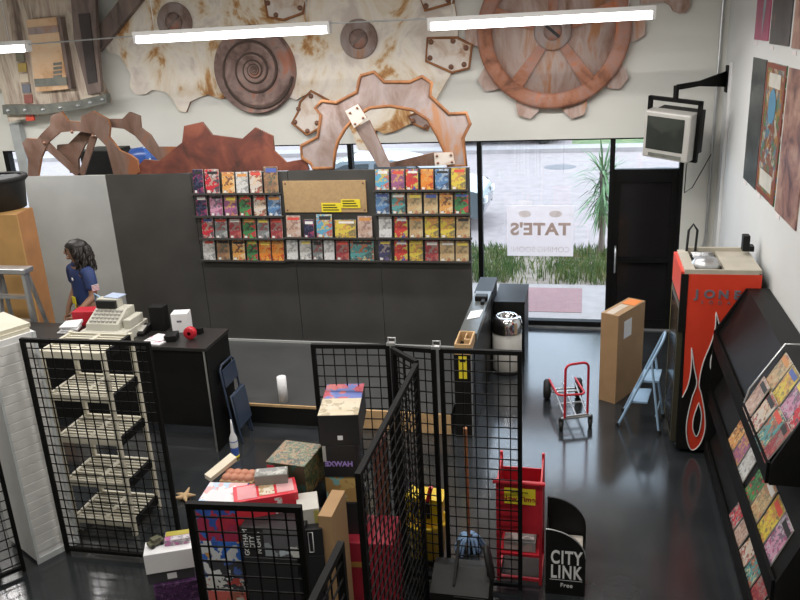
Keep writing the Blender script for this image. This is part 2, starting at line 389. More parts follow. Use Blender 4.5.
text('lettering', "TATE'S", .225, (cx, 10.5405, 1.365), (1, 0, 0), (0, 0, 1), M['ghost'], sg, .001, sx=1.10, mirror=True, bold=.008, space=1.06)
text('lettering', "COMING SOON!", .105, (cx, 10.5405, 1.09), (1, 0, 0), (0, 0, 1), M['ghost2'], sg, .001, mirror=True)
for x in (cx-.2, cx+.2):
    obj('emblem', MB().lathe([(0, .0), (.085, .0)], (x, 10.541, 1.58), 16, M=Matrix.Rotation(R_(90), 3, 'X') @ Matrix.Diagonal((1, .55, 1))), mat('faint_show_through', (.80, .75, .76), .8), sg)

# ------------------------------------------------------------------ fluorescent strips
def strip(x0, x1, z, label):
    y = 8.5; t = thing('fluorescent_strip', label, 'ceiling light', ((x0+x1)/2, y, z), 'hanging fluorescent strips')
    obj('housing', MB().box((x0, y-.05, z+.02), (x1, y+.05, z+.065)), M['white'], t)
    obj('tube', MB().tube([(x0+.03, y, z-.02), (x1-.03, y, z-.02)], .042, 12), M['tube'], t)
    for x in (x0, x1-.03): obj('end_cap', MB().box((x, y-.045, z-.06), (x+.03, y+.045, z+.02)), M['white'], t)
    for x in (x0+.25, x1-.25): obj('hanger_wire', MB().tube([(x, y, z+.06), (x, y, ZC)], .004, 6), M['alu'], t)
    area('strip_light', ((x0+x1)/2, y, z-.075), x1-x0, .09, 60, (1, .97, .95))
    return t
strip(-8.5, -6.24, 4.02, 'short visible end of hanging fluorescent strip over the wooden machine relief')
strip(-4.89, -2.62, 4.045, 'hanging fluorescent strip crossing in front of the spiral disc')
strip(-1.58, .64, 4.02, 'hanging fluorescent strip crossing in front of the big spoked wheel')
solo('conduit_rod', MB().tube([(-6.24, 8.5, 4.04), (-4.89, 8.5, 4.065)], .008, 6), M['alu'], 'thin metal rod joining the machine relief light to the spiral disc light', 'rod')
solo('conduit_rod', MB().tube([(-2.62, 8.5, 4.085), (-1.58, 8.5, 4.075)], .008, 6), M['alu'], 'thin metal rod above the washer disc joining two ceiling lights', 'rod')

# ------------------------------------------------------------------ wall reliefs
def ppoly(pts, Y): return [at(x, y, Y) for x, y in pts]
def disc_m(c, r, Y, thick, n=40):   # lathe facing -Y, base on plane Y
    return None
RY = Matrix.Rotation(R_(90), 3, 'X')     # local z -> -y
WALLF = YB-.002
plate_pts = [(103, 46), (110, 53), (119, 55), (125, 64), (131, 75), (129.5, 86), (134, 93), (139, 95), (146, 94), (152, 90), (160, 91), (167, 93), (173, 100), (179, 111), (186, 112.5), (190, 102), (199, 97.5), (208, 94.5), (214, 97), (222, 99), (236, 92), (262, 92), (286, 96), (296, 100), (303, 96), (311, 92), (330, 108), (346, 120), (353, 135), (358, 150), (370, 151), (376, 130), (384, 134), (396, 131), (410, 124), (420, 118), (436, 100), (452, 72), (458, 50), (458, 27), (454, 0), (452, -70), (130, -70), (118, 0), (110, 36)]
wp = thing('wall_plate', 'huge cream painted rust-stained metal plate cutout across the wall behind the lights', 'wall relief', at(290, 50, YB))
obj('sheet', MB().prism(ppoly(plate_pts, YB-.05), (0, .048, 0), 0, 1), [M['plate'], M['rustedge']], wp)
def patch_plate(pts, bolts, label, Y=YB-.08, th=.03, m='patchp'):
    c = sum((at(x, y, Y) for x, y in pts), Vector())/len(pts)
    t = thing('patch_plate', label, 'wall relief', c, 'bolted patch plates')
    obj('sheet', MB().prism(ppoly(pts, Y), (0, th, 0), 0, 1), [M[m], M['rustedge']], t)
    b = MB()
    b.tube(ppoly(pts, Y-.004), .018, 5, closed=True)
    obj('rim', b, M['rustedge'], t)
    for (x, y) in bolts: obj('bolt', MB().lathe([(0, .035), (.02, .03), (.032, .012), (.034, 0)], at(x, y, Y), 12, M=RY), M['bolt'], t)
    return t
patch_plate([(427.5, 38), (457, 37.5), (472, 45), (469, 68), (452, 72.5), (426, 61)], [(431, 42), (453, 41), (466, 48), (464, 64.5), (451, 67), (430, 58)], 'pale six-sided bolted patch plate left of the big spoked wheel')
patch_plate([(311, 91), (300, 102), (298, 112), (292, 123), (307, 135), (320, 128), (334, 112), (328, 100)], [(311, 96), (298.5, 109), (295, 122), (307.5, 131), (317, 123)], 'pale bolted patch plate behind the left tooth of the ring gear')
patch_plate([(417, -10), (425, 10.5), (453, 2.5), (456, -10)], [(426, 6), (448, 0)], 'pale bolted patch plate at the top, over the gap between two lights')
patch_plate([(263, -10), (268, 17), (284, 20), (303, 13), (308, -10)], [(268, 3), (276, 15), (300, 8)], 'pale bolted patch plate above the spiral disc')
patch_plate([(408, 116), (414, 124), (428, 130), (431, 122), (420, 112)], [(413, 121), (426, 127)], 'small grey bolted plate seen through the ring gear', m='rustgrey')
# spiral disc
c = at(255.5, 70, YB-.06); r = .575
sp = thing('spiral_disc', 'round rust brown disc carved with a spiral', 'wall relief', c)
obj('disc', MB().lathe([(0, .05), (r*.9, .05), (r*.985, .035), (r, .02), (r, -.008)], c, 56, M=RY), M['disc'], sp)
sv = MB(); NA, NR = 120, 90
for ir in range(NR+1):
    rr = .008*(r*.965/.008)**(ir/NR)
    for ia in range(NA):
        a_ = 2*math.pi*ia/NA; ph = (math.log(rr/(r*.965))/math.log(1.72) - a_/(2*math.pi)) % 1.0
        hgt = (.018+.052*min(1, rr/r*1.6))*(ph if ph < .86 else .86*(1-ph)/.14)
        sv.v.append(c+Vector((rr*math.cos(a_), -.051-hgt, rr*math.sin(a_))))
for ir in range(NR):
    for ia in range(NA):
        sv.f.append([ir*NA+ia, ir*NA+(ia+1) % NA, (ir+1)*NA+(ia+1) % NA, (ir+1)*NA+ia]); sv.m.append(0); sv.sm.append(True)
obj('spiral_ridge', sv, M['disc'], sp)
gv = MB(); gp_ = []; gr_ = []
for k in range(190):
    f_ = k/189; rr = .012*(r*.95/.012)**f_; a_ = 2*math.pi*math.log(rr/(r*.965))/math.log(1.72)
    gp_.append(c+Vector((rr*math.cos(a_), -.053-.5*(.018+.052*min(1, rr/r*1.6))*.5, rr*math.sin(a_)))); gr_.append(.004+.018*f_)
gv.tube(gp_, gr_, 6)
obj('spiral_shade_line', gv, mat('painted_shade', (.075, .05, .04), .8), sp)  # dark tube that paints in the shade along the ridge step
def washer(px, py, r, rin, label):
    c = at(px, py, YB-.06); t = thing('washer_disc', label, 'wall relief', c, 'round washers with screw heads')
    obj('washer', MB().lathe([(rin, .035), (r*.94, .035), (r, .02), (r, -.008)], c, 40, M=RY), M['rustgrey'], t)
    s = obj('screw_head', MB().lathe([(0, .075), (rin*.5, .07), (rin*.9, .05), (rin, .02), (rin, 0)], c, 28, M=RY), M['disc'], t)
    a = R_(40); d = Vector((math.cos(a), 0, math.sin(a)))*rin*.92
    obj('slot', MB().prism([c-d+Vector((-.01, -.078, .014)), c+d+Vector((-.01, -.078, .014)), c+d+Vector((.01, -.078, -.014)), c-d+Vector((.01, -.078, -.014))], (0, .03, 0)), M['dkwood'], s)
washer(359, 39, .245, .125, 'round grey washer with slotted screw head above the ring gear')
washer(175, 22, .25, .125, 'round brown washer with slotted screw head left of the spiral disc')
# big spoked wheel
c = at(553, 31, YB-.1); R0 = .92
wh = thing('spoked_wheel', 'large orange rusted gear wheel with spokes mounted on the wall', 'wall relief', c)
obj('backing', MB().lathe([(0, 0), (R0*.85, 0), (R0*.85, -.095)], c, 48, M=RY), M['rustplank'], wh)
obj('rim', MB().lathe([(R0*.80, -.02), (R0*.80, .05), (R0*.84, .065), (R0*.96, .065), (R0, .045), (R0, -.095)], c, 64, M=RY), M['rustwheel'], wh)
def polar(a, rr, y=0, t=0): return c+Vector((rr*math.cos(a)-t*math.sin(a), y, rr*math.sin(a)+t*math.cos(a)))
for k in range(10):
    a = R_(-1-36*k)
    obj('tooth', MB().prism([polar(a, R0*.95, .02, .17), polar(a, R0*1.06, .02, .14), polar(a, R0*1.17, .02, .08), polar(a, R0*1.17, .02, -.08), polar(a, R0*1.06, .02, -.14), polar(a, R0*.95, .02, -.17)], (0, .06, 0), 0, 1), [M['rustplank'], M['rustwheel']], wh)
for k in range(5):
    a = R_(90-72*k)
    obj('spoke', MB().prism([polar(a, .15, -.05, .05), polar(a, R0*.83, -.05, .085), polar(a, R0*.83, -.05, -.085), polar(a, .15, -.05, -.05)], (0, .05, 0)), M['rustwheel'], wh)
hb = obj('hub', MB().lathe([(0, .085), (.20, .085), (.225, .07), (.23, .0)], c, 36, M=RY), M['rustgrey'], wh)
obj('hub_screw', MB().lathe([(0, .13), (.06, .125), (.10, .105), (.115, .08)], c, 24, M=RY), M['disc'], hb)
a = R_(-40); d = Vector((math.cos(a), 0, math.sin(a)))*.105
obj('slot', MB().prism([c-d+Vector((.01, -.135, .014)), c+d+Vector((.01, -.135, .014)), c+d+Vector((-.01, -.135, -.014)), c-d+Vector((-.01, -.135, -.014))], (0, .03, 0)), M['ink'], hb)
# gear fragment at the top
solo('gear_fragment', MB().prism(ppoly([(641, -60), (640, 4), (655, 3), (664, 2), (670, 5), (673.5, 11), (680, 13.5), (686, 12.5), (690, 6), (690, 0), (694, -8), (694, -60)], YB-.07), (0, .068, 0), 0, 1), [M['rustplank'], M['rustedge']], 'rusty toothed gear edge showing at the top of the wall above the television', 'wall relief')
# diagonal beam
bmz = thing('wall_beam', 'brown diagonal timber beam running up from the wooden machine relief', 'wall relief', at(115, 25, YB-.15))
obj('timber', MB().prism(ppoly([(88, 54), (86, 40), (93, 33), (122, -4), (140, -30), (165, -30), (146, -6), (112, 36), (98, 52)], YB-.16), (0, .1, 0)), M['dkwood'], bmz)
# wooden machine relief
mc = thing('machine_relief', 'weathered wooden machine relief with riveted iron band, high on the wall', 'wall relief', at(50, 60, YB))
obj('planks', MB().prism(ppoly([(-30, -80), (70, -80), (84, 60), (104, 104), (8, 122), (2, 90), (-30, 88)], YB-.25), (0, .24, 0)), M['planks'], mc)
obj('dark_post', MB().prism(ppoly([(66, -60), (92, -60), (97, 40), (101, 92), (88, 95), (74, 40)], YB-.31), (0, .07, 0)), M['dkwood'], mc)
obj('iron_band', MB().prism(ppoly([(2, 105), (40, 105), (75, 101), (106, 94), (107, 103), (76, 110), (40, 114.5), (3, 114.5)], YB-.35), (0, .1, 0)), M['band'], mc)
for x, y in ((8, 110.5), (25, 110), (43, 109.5), (60, 107.5), (78, 105.5), (90, 102.5), (102, 99.5)): obj('rivet', MB().lathe([(0, .03), (.02, .022), (.03, 0)], at(x, y, YB-.35), 10, M=RY), M['alu'], mc)
pn = obj('control_panel', MB().prism(ppoly([(26, 20), (56, 17), (68, 89), (36, 92)], YB-.37), (0, .12, 0)), M['panelo'], mc)
obj('panel_side', MB().prism(ppoly([(56, 17), (60, 17), (72, 89), (68, 89)], YB-.36), (0, .11, 0)), M['dkwood'], mc)
obj('panel_strip', MB().prism(ppoly([(27.5, 28), (57.5, 25), (58.5, 32), (28.5, 35)], YB-.385), (0, .02, 0)), M['rustgrey'], pn)
obj('panel_foot', MB().prism(ppoly([(34, 79), (66, 77), (67, 85), (35, 87)], YB-.385), (0, .02, 0)), M['band'], pn)
for k in range(4): obj('panel_slot', MB().prism(ppoly([(53, 63+4.2*k-.0), (61, 62+4.2*k), (61.6, 64.6+4.2*k), (53.6, 65.6+4.2*k)], YB-.38), (0, .02, 0)), M['band'], pn)
for k, cc in enumerate([(.18, .17, .12), (.42, .30, .08), (.60, .52, .40), (.16, .17, .20), (.30, .10, .08)]):
    x, y = 19.5+2.0*k, 53+10.5*k
    obj('lamp_tile', MB().prism(ppoly([(x-4, y), (x+4, y-.5), (x+5, y+8), (x-3, y+8.5)], YB-.27), (0, .03, 0)), mat('tile_paint', cc, .6), mc)
obj('red_lamp', MB().prism(ppoly([(25.5, 114.5), (33, 114), (34, 120.5), (26, 121)], YB-.27), (0, .03, 0)), mat('red_lamp_paint', (.55, .06, .03), .4), mc)
obj('dark_inset', MB().prism(ppoly([(78, 14), (89, 13), (97, 82), (88, 84)], YB-.325), (0, .02, 0)), mat('inset_paint', (.05, .04, .038), .8), mc)
solo('steel_post', MB().prism(ppoly([(9, 124), (18, 123), (30, 176), (21, 178)], YB-.12), (0, .1, 0)), mat('grey_post', (.36, .38, .38), .5), 'pale grey steel post below the wooden machine relief', 'post')

# ------------------------------------------------------------------ platform and partition
PY = 9.05
struct('floor_platform', MB().box((XL+.02, 7.31, 0), (-1.27, 9.62, .23)), M['plat'])
solo('platform_kickboard', MB().box((-2.26, 7.285, .005), (-1.27, 7.308, .228)), M['wood'], 'bare pine kickboard on the platform edge behind the wire panels', 'board')
struct('trim_2', MB().box((-5.0, 7.29, .205), (-2.27, 7.309, .232)), M['wood'])
struct('trim_3', MB().box((-5.0, 7.292, .0), (-2.27, 7.309, .2)), M['black'])
xs = [-7.10, -5.905, -4.73, -3.463, -2.375, -1.265]
for i in range(5):
    struct('wall_partition_%d' % (i+1), MB().box((xs[i]+.004, PY, .232), (xs[i+1]-.004, PY+.05, 2.425+.008*i)), M['pale'] if i == 0 else M['part'])
struct('trim_4', MB().box((-4.73, PY-.02, .232), (-1.27, PY-.001, .262)), M['pale'])

# freestanding gears on top of the partition
def cut_gear(name, pts, Y, label, m, edge, th=.045):
    c = sum((at(x, y, Y) for x, y in pts), Vector())/len(pts); c.z = min(at(x, y, Y).z for x, y in pts)
    t = thing(name, label, 'gear cutout', c)
    obj('rim', MB().prism(ppoly(pts, Y), (0, th, 0), 0, 1), [M[m], M[edge]], t)
    if m == 'rustgrey': obj('edge_band', MB().tube([p+Vector((0, .004, 0)) for p in ppoly(pts, Y)], .022, 6, closed=True), M[edge], t)
    return t
ring = [(313, 168.5), (311, 164), (302, 158), (301, 146), (318, 137), (321, 115), (315, 108), (322, 101), (336, 103), (357, 92), (359, 81), (361, 75.5), (374, 72), (384, 82), (410, 82), (422, 76.5), (431.5, 83), (430, 96), (449, 114), (466, 113), (470, 124), (463, 138), (466, 165.5),
        (448, 165.8), (444, 150), (437, 135), (428, 120), (413, 110), (390, 106), (370, 108), (355, 117), (345, 129), (338, 141), (335, 152), (333.5, 168.2)]
gr = cut_gear('ring_gear', ring, 9.07, 'large arched grey and orange ring gear standing on the black display wall', 'rustgrey', 'rustedge')
obj('spoke', MB().prism(ppoly([(355, 128), (369, 120), (391, 167), (378, 167)], 9.08), (0, .03, 0), 0, 1), [M['rustgrey'], M['rustedge']], gr)
obj('spoke', MB().prism(ppoly([(390, 163), (434, 152.5), (436, 165.8), (390, 166.8)], 9.08), (0, .03, 0), 0, 1), [M['rust'], M['rustedge']], gr)
for pts, bl in (([(345, 111), (358, 104), (367, 118), (354, 128)], [(350, 113), (357, 108), (363, 118), (355, 124)]), ([(434, 153), (453, 152), (455, 164), (435, 166)], [(437, 156), (451, 155), (452, 162), (438, 163)])):
    gp = obj('gusset_plate', MB().prism(ppoly(pts, 9.045), (0, .024, 0), 0, 1), [M['patchp'], M['rustedge']], gr)
    for x, y in bl: obj('bolt', MB().lathe([(0, .014), (.012, .01), (.016, 0)], at(x, y, 9.045), 10, M=RY), M['bolt'], gp)
cut_gear('solid_gear', [(136, 174.2), (139, 165), (144, 159.5), (159, 161), (182, 142.5), (184, 126), (202, 122), (212, 135), (242, 139), (255, 127.5), (272.5, 136), (274, 151), (286, 162.5), (305, 159), (309, 170)], 9.075, 'solid dark red gear cutout standing on the display wall', 'rustred', 'rust', .04)
lg = cut_gear('ring_gear', [(28, 176.5), (28, 159.5), (22, 143), (26, 138.5), (37, 139), (42, 133), (50, 125), (50.5, 116), (61, 111.5), (68, 121), (80.5, 122), (81, 116), (92.5, 111), (107.5, 119), (110, 126.5), (109, 137), (119.5, 150.5), (130, 155), (137, 160), (139.5, 172), (136, 174.5),
        (113.5, 174.8), (106, 146), (94, 134), (76, 131), (59.5, 132.5), (47.5, 143), (41, 158), (38, 176)], 9.06, 'rusty ring gear with two spokes at the pale left end of the display wall', 'rust', 'rustedge', .04)
obj('spoke', MB().prism(ppoly([(42, 146), (47, 141), (82, 175.5), (75, 175.6)], 9.07), (0, .025, 0)), M['rust'], lg)
obj('spoke', MB().prism(ppoly([(90, 136), (97, 136.5), (84, 175.3), (78, 175.4)], 9.07), (0, .025, 0)), M['rust'], lg)
for x, y in ((44.5, 143), (93, 136), (72, 132)): obj('bolt', MB().lathe([(0, .016), (.016, .012), (.022, 0)], at(x, y, 9.058), 10, M=RY), M['bolt'], lg)
cut_gear('ring_gear', [(70, 173), (66, 158), (57, 153), (57, 145), (68, 144), (79, 133), (90, 124), (109, 119), (122, 119), (129, 112), (139.5, 116), (140.6, 128), (150, 135), (157.5, 147), (175, 147), (185, 156), (185, 171.5), (165, 172), (157.5, 160), (146, 148.5), (135, 136), (124, 129), (109, 127), (95, 133), (84, 146), (78, 160), (79, 173)], 9.14,
         'brown ring gear half hidden behind the rusty two-spoked gear', 'rust', 'rust', .04)
# behind the partition
def bx3(name, a, b, m, label, cat, bev=.0, group=None): return solo(name, MB().box(a, b, bev=bev), m, label, cat, group)
pa, pb = at(79, 151, 9.9), at(113, 151, 9.9)
bx3('storage_cabinet', (pa.x, 9.9, 0), (pb.x, 10.35, pa.z), M['black'], 'tall black cabinet behind the two-spoked gear and display wall', 'cabinet', .01)
p = at(144, 160, 10.1); zb_ = p.z-.12
solo('blue_bag', MB().lathe([(0, .30), (.18, .28), (.26, .2), (.28, .1), (.2, 0), (0, 0)], (p.x, 10.12, zb_), 18, M=Matrix.Diagonal((1.0, .5, 1))), patchy('blue_white_plastic', [(.4, (.04, .10, .35)), (.5, (.06, .16, .5)), (.53, (.75, .78, .82))], 3, 2, .3, const=True), 'blue and white bag on a box behind the gear cutouts', 'bag')
bx3('storage_box', (p.x-.28, 9.9, 0), (p.x+.32, 10.32, zb_-.002), M['card'], 'tall carton behind the display wall under the blue and white bag', 'carton')

# ------------------------------------------------------------------ display ledges, comics
YF = PY-.001
ordn = ['first', 'second', 'third', 'fourth', 'fifth', 'sixth', 'seventh']
rown = ['top', 'second', 'third', 'bottom']
pal = {
 'dark': [(.02, .02, .05), (.10, .03, .10), (.30, .05, .12), (.05, .06, .12)],
 'redbox': [(.60, .03, .05), (.55, .50, .48), (.10, .08, .10), (.45, .30, .25)],
 'orange': [(.70, .35, .10), (.60, .20, .08), (.75, .55, .30), (.20, .10, .06)],
 'white': [(.62, .62, .60), (.70, .70, .68), (.30, .30, .30), (.50, .48, .45)],
 'sketch': [(.70, .70, .69), (.74, .74, .73), (.66, .66, .66), (.40, .40, .40)],
 'redwhite': [(.62, .56, .50), (.45, .10, .08), (.25, .12, .08), (.66, .50, .35)],
 'brown': [(.28, .16, .10), (.16, .10, .07), (.40, .24, .12), (.12, .13, .10)],
 'pink': [(.60, .30, .42), (.50, .45, .50), (.35, .10, .20), (.20, .15, .20)],
 'purple': [(.35, .12, .25), (.50, .20, .12), (.20, .08, .18), (.60, .35, .15)],
 'green': [(.06, .22, .08), (.12, .40, .12), (.50, .05, .06), (.05, .08, .05)],
 'blue': [(.10, .22, .42), (.50, .55, .60), (.06, .08, .14), (.30, .40, .52)],
 'grey': [(.20, .22, .22), (.10, .12, .13), (.40, .42, .42), (.30, .10, .10)],
 'maroon': [(.32, .05, .06), (.20, .04, .05), (.45, .12, .10), (.30, .22, .20)],
 'fire': [(.75, .25, .04), (.80, .45, .08), (.50, .08, .03), (.70, .35, .10)],
 'tan': [(.55, .38, .20), (.45, .18, .10), (.60, .48, .28), (.30, .25, .15)],
 'yellow': [(.70, .55, .08), (.50, .35, .05), (.25, .20, .10), (.60, .30, .10)],
 'cyan': [(.12, .40, .60), (.55, .60, .60), (.55, .15, .12), (.60, .50, .15)],
 'redblue': [(.60, .06, .05), (.08, .10, .35), (.60, .50, .10), (.45, .05, .06)],
 'navy': [(.06, .06, .14), (.14, .10, .25), (.05, .05, .06), (.35, .30, .30)],
 'teal': [(.10, .32, .32), (.55, .50, .30), (.06, .12, .12), (.45, .15, .08)],
 'flesh': [(.55, .38, .30), (.45, .28, .22), (.62, .50, .44), (.35, .22, .18)],
}
desc = dict(dark='dark violet', redbox='red bordered', orange='orange', white='white and grey', sketch='white line-drawn', redwhite='cream and red', brown='brown', pink='pink', purple='purple and orange', green='green and red', blue='blue and white', grey='grey', maroon='maroon', fire='flame orange', tan='tan and red', yellow='golden yellow', cyan='sky blue', redblue='red and blue', navy='navy', teal='teal', flesh='flesh toned')
PM = {}
def cover(k):
    if k not in PM:
        c = [tuple(q*.8 for q in e) for e in pal[k]]; PM[k] = patchy('cover_'+desc[k].replace(' ', '_'), [(.0, c[0]), (.32, c[1]), (.55, c[2]), (.78, c[3])], 21, 3, .45, (1, 1, 1), bump=0, const=True, vor=True)
    return PM[k]
titles = [mat('title_ink', c, .5) for c in ((.60, .08, .06), (.70, .55, .10), (.08, .12, .35), (.65, .63, .6), (.03, .03, .03), (.55, .25, .08))]
edgem = mat('page_edge', (.60, .58, .54), .7)
random.seed(11)
def comic(x0, z0, x1, z1, k, label, group, Y=YF-.05, thick=.008, name='comic_book'):
    h = z1-z0; lean = .035
    t = MB()
    def q(x, z, d): return Vector((x, Y+lean*((z-z0)/h)-d, z))
    a, b = x0, x1
    vs = [q(a, z0, 0), q(b, z0, 0), q(b, z1, 0), q(a, z1, 0), q(a, z0, thick), q(b, z0, thick), q(b, z1, thick), q(a, z1, thick)]
    t.add(vs, [(4, 5, 6, 7)], 0); t.add(vs, [(0, 3, 2, 1), (0, 1, 5, 4), (1, 2, 6, 5), (2, 3, 7, 6), (3, 0, 4, 7)], 1)
    w = b-a; zt = z1-h*random.uniform(.05, .09); zb = zt-h*random.uniform(.10, .16); ma = random.uniform(.08, .2)*w
    d = thick+.001
    if k != 'sketch' or random.random() < .5:
        t.add([q(a+ma, zb, d), q(b-.08*w, zb, d), q(b-.08*w, zt, d), q(a+ma, zt, d)], [(0, 1, 2, 3)], 2)
    if random.random() < .6: t.add([q(a+.1*w, z0+.05*h, d), q(a+.32*w, z0+.05*h, d), q(a+.32*w, z0+.15*h, d), q(a+.1*w, z0+.15*h, d)], [(0, 1, 2, 3)], 3)
    o = solo(name, t, [cover(k), edgem, random.choice(titles), titles[3]], label, 'comic book', group)
    return o
rows = {
 'left': [
  (169.5, 193.4, [(192.2, 203.4, 'dark', 0), (204.3, 219.2, 'redbox', 0), (221, 234.4, 'orange', 3), (235, 248, 'white', 3), (248.8, 262, 'redwhite', 2), (263.2, 278.2, 'brown', -2)]),
  (195.8, 216, [(195, 207, 'dark', 0), (209, 222.5, 'pink', 0), (223.5, 237, 'purple', 0), (238.5, 251, 'green', 0), (253, 266, 'redwhite', 0), (267, 281, 'blue', 0)]),
  (218.6, 238.4, [(201.2, 213.6, 'redbox', 0), (214.2, 227, 'grey', 0), (228.5, 241, 'maroon', 0), (242, 255.8, 'green', 0), (256.5, 269, 'grey', 0), (269.8, 282.6, 'maroon', 0)]),
  (240.8, 260.3, [(202.3, 215, 'white', 0), (216.2, 229.6, 'brown', 0), (231.6, 245, 'orange', 0), (246, 257.6, 'green', 0), (258.4, 271, 'fire', 0), (271.2, 284, 'fire', 0)])],
 'right': [
  (169.6, 190, [(374.5, 389, 'cyan', 0), (390.5, 404.6, 'purple', 0), (405.2, 418.4, 'redblue', 0), (420, 433.6, 'fire', 0), (434.5, 449, 'blue', 0), (450.6, 466, 'yellow', -1)]),
  (193.4, 214, [(375, 389.6, 'blue', 0), (391, 405.4, 'teal', 0), (406.6, 422, 'tan', 0), (423.2, 438, 'tan', 0), (438.8, 453, 'orange', 0), (454, 468.7, 'green', 0)]),
  (217.2, 237.8, [(378.2, 392, 'sketch', 0), (393.8, 407.8, 'redblue', 0), (408.8, 423, 'tan', 0), (424.2, 438.8, 'yellow', 0), (439.8, 455.2, 'yellow', 0), (455.7, 470.2, 'tan', 0)]),
  (241, 261, [(378, 391.4, 'navy', 0), (393.8, 407.8, 'redblue', 0), (408.8, 423.2, 'yellow', 0), (424.6, 438.7, 'maroon', 0), (439.2, 454.6, 'tan', 0), (455, 469, 'tan', 0)])],
 'middle': [
  None, None,
  (216.5, 237.6, [(285.6, 300.8, 'flesh', 0), (303, 314, 'dark', 4), (315.8, 332.4, 'cyan', -1.5), (334, 356, 'yellow', 4), (357, 372.4, 'flesh', 0)]),
  (241, 260, [(286, 298, 'sketch', 0), (299, 311.4, 'white', 0), (312, 322.6, 'grey', 0), (323.2, 334.6, 'sketch', 0), (335.4, 349, 'maroon', 0), (349.5, 374, 'teal', 0)])]}
bn = {'left': 'rack toward the pale board', 'right': 'rack by the shop window', 'middle': 'rack below the kraft board'}
for bk, rr in rows.items():
    for ri, row in enumerate(rr):
        if row is None: continue
        yt, yb, items = row
        zb = at(items[0][0], yb, YF-.05).z; z_l = (at(items[0][0], yb, YF-.05).z+at(items[-1][1], yb, YF-.05).z)/2
        X0 = at(items[0][0], yb, YF-.06).x-.02; X1 = at(items[-1][1], yb, YF-.06).x+.02
        lm = MB().box((X0, YF-.075, z_l-.014), (X1, YF, z_l-.004)).box((X0, YF-.080, z_l-.014), (X1, YF-.075, z_l+.010))
        solo('display_ledge', lm, M['part'], 'thin black ledge holding the %s row of comics on the %s' % (rown[ri], bn[bk]), 'ledge', 'comic display ledges')
        for ci, (xa, xb, k, dy) in enumerate(items):
            x0 = at(xa+.6, (yt+yb)/2, YF-.05).x; x1 = at(xb-.6, (yt+yb)/2, YF-.05).x
            hh = at((xa+xb)/2, yt+dy, YF-.05).z-at((xa+xb)/2, yb, YF-.05).z
            nm = ordn[ci]
            comic(x0, z_l-.003, x1, z_l+hh, k, '%s comic, %s from left, %s row, %s' % (desc[k], nm, rown[ri], bn[bk]), 'comics on the display wall')
# kraft board with yellow labels
a, b = at(286, 212, YF), at(365.5, 180, YF)
kb = thing('kraft_board', 'blank brown kraft board pinned to the black display wall', 'board', ((a.x+b.x)/2, YF, a.z))
obj('board', MB().box((a.x, YF-.02, a.z), (b.x, YF-.001, b.z)), M['cork'], kb)
for x, z in ((a.x+.03, a.z+.03), (b.x-.03, a.z+.03), (a.x+.03, b.z-.03), (b.x-.03, b.z-.03)): obj('screw', MB().lathe([(0, .006), (.01, .004), (.012, 0)], (x, YF-.02, z), 10, M=RY), M['bolt'], kb)
for (xa, ya, xb, yb, lb) in ((322, 203, 341, 212, 'lower yellow price label on the kraft board'), (341.5, 199.5, 360, 208, 'upper yellow price label on the kraft board')):
    p, q = at(xa, yb, YF-.022), at(xb, ya, YF-.022)
    t = thing('price_label', lb, 'label', ((p.x+q.x)/2, YF-.022, p.z), 'yellow price labels')
    obj('card', MB().box((p.x, YF-.026, p.z), (q.x, YF-.021, q.z)), M['yel'], t)
    ln = MB()
    for k in range(3): ln.box((p.x+.02, YF-.0275, p.z+.02+.03*k), (q.x-.03-.02*k, YF-.026, p.z+.032+.03*k))
    obj('print', ln, M['ink'], t)

# ------------------------------------------------------------------ right wall posters
def poster(y0, y1, z0, z1, m, label, mats2=None, extra=None):
    t = thing('poster', label, 'poster', (XW, (y0+y1)/2, z0), 'posters on the right wall')
    obj('sheet', MB().box((XW-.012, y0, z0), (XW-.001, y1, z1)), m, t)
    if extra: extra(t)
    obj('caption_strip', MB().box((XW-.006, y1-.16, z0-.05), (XW-.001, y1-.02, z0-.015)), M['ghost2'], t)
pm1 = patchy('poster_dark', [(.3, (.03, .035, .038)), (.6, (.06, .07, .07)), (.8, (.16, .17, .16))], 4, 6, .35, bump=0)
pm2 = patchy('poster_pinball', [(.0, (.20, .06, .03)), (.3, (.40, .36, .30)), (.5, (.08, .18, .24)), (.66, (.06, .16, .06)), (.82, (.34, .18, .04))], 16, 2, .35, bump=0, const=True, vor=True)
pm3 = patchy('poster_dusk', [(.36, (.10, .045, .05)), (.5, (.30, .15, .12)), (.62, (.42, .26, .20))], 4, 5, .35, bump=0)
pm4 = patchy('poster_magenta', [(.3, (.30, .05, .12)), (.6, (.42, .09, .17)), (.8, (.48, .16, .14))], 3, 5, .35, bump=0)
pm5 = patchy('poster_charcoal', [(.3, (.03, .03, .035)), (.6, (.08, .075, .08)), (.76, (.45, .14, .07))], 3.5, 5, .35, bump=0)
maroonp = mat('maroon_border', (.22, .05, .03), .4); skyb = mat('sky_blue_print', (.08, .24, .38), .4); whitep = mat('white_print', (.6, .58, .52), .4)
def pin(t):
    x = XW-.0135
    f = MB()
    for (ya, yb, za, zb) in ((7.36, 7.42, 2.38, 3.54), (8.07, 8.13, 2.38, 3.54), (7.42, 8.07, 2.38, 2.42), (7.42, 8.07, 3.50, 3.54)): f.box((x, ya, za), (XW-.010, yb, zb))
    obj('border', f, maroonp, t)
    obj('globe', MB().lathe([(0, .002), (.15, .002)], (x, 7.76, 3.18), 24, M=Matrix.Rotation(R_(-90), 3, 'Y')), skyb, t)
    obj('banner', MB().box((x, 7.5, 2.45), (XW-.010, 8.0, 2.60)), whitep, t)
    obj('banner', MB().box((x, 7.52, 3.34), (XW-.01, 7.98, 3.46)), whitep, t)
poster(8.17, 8.80, 2.36, 3.555, pm1, 'nearly black tall poster, farthest in the lower row on the right wall')
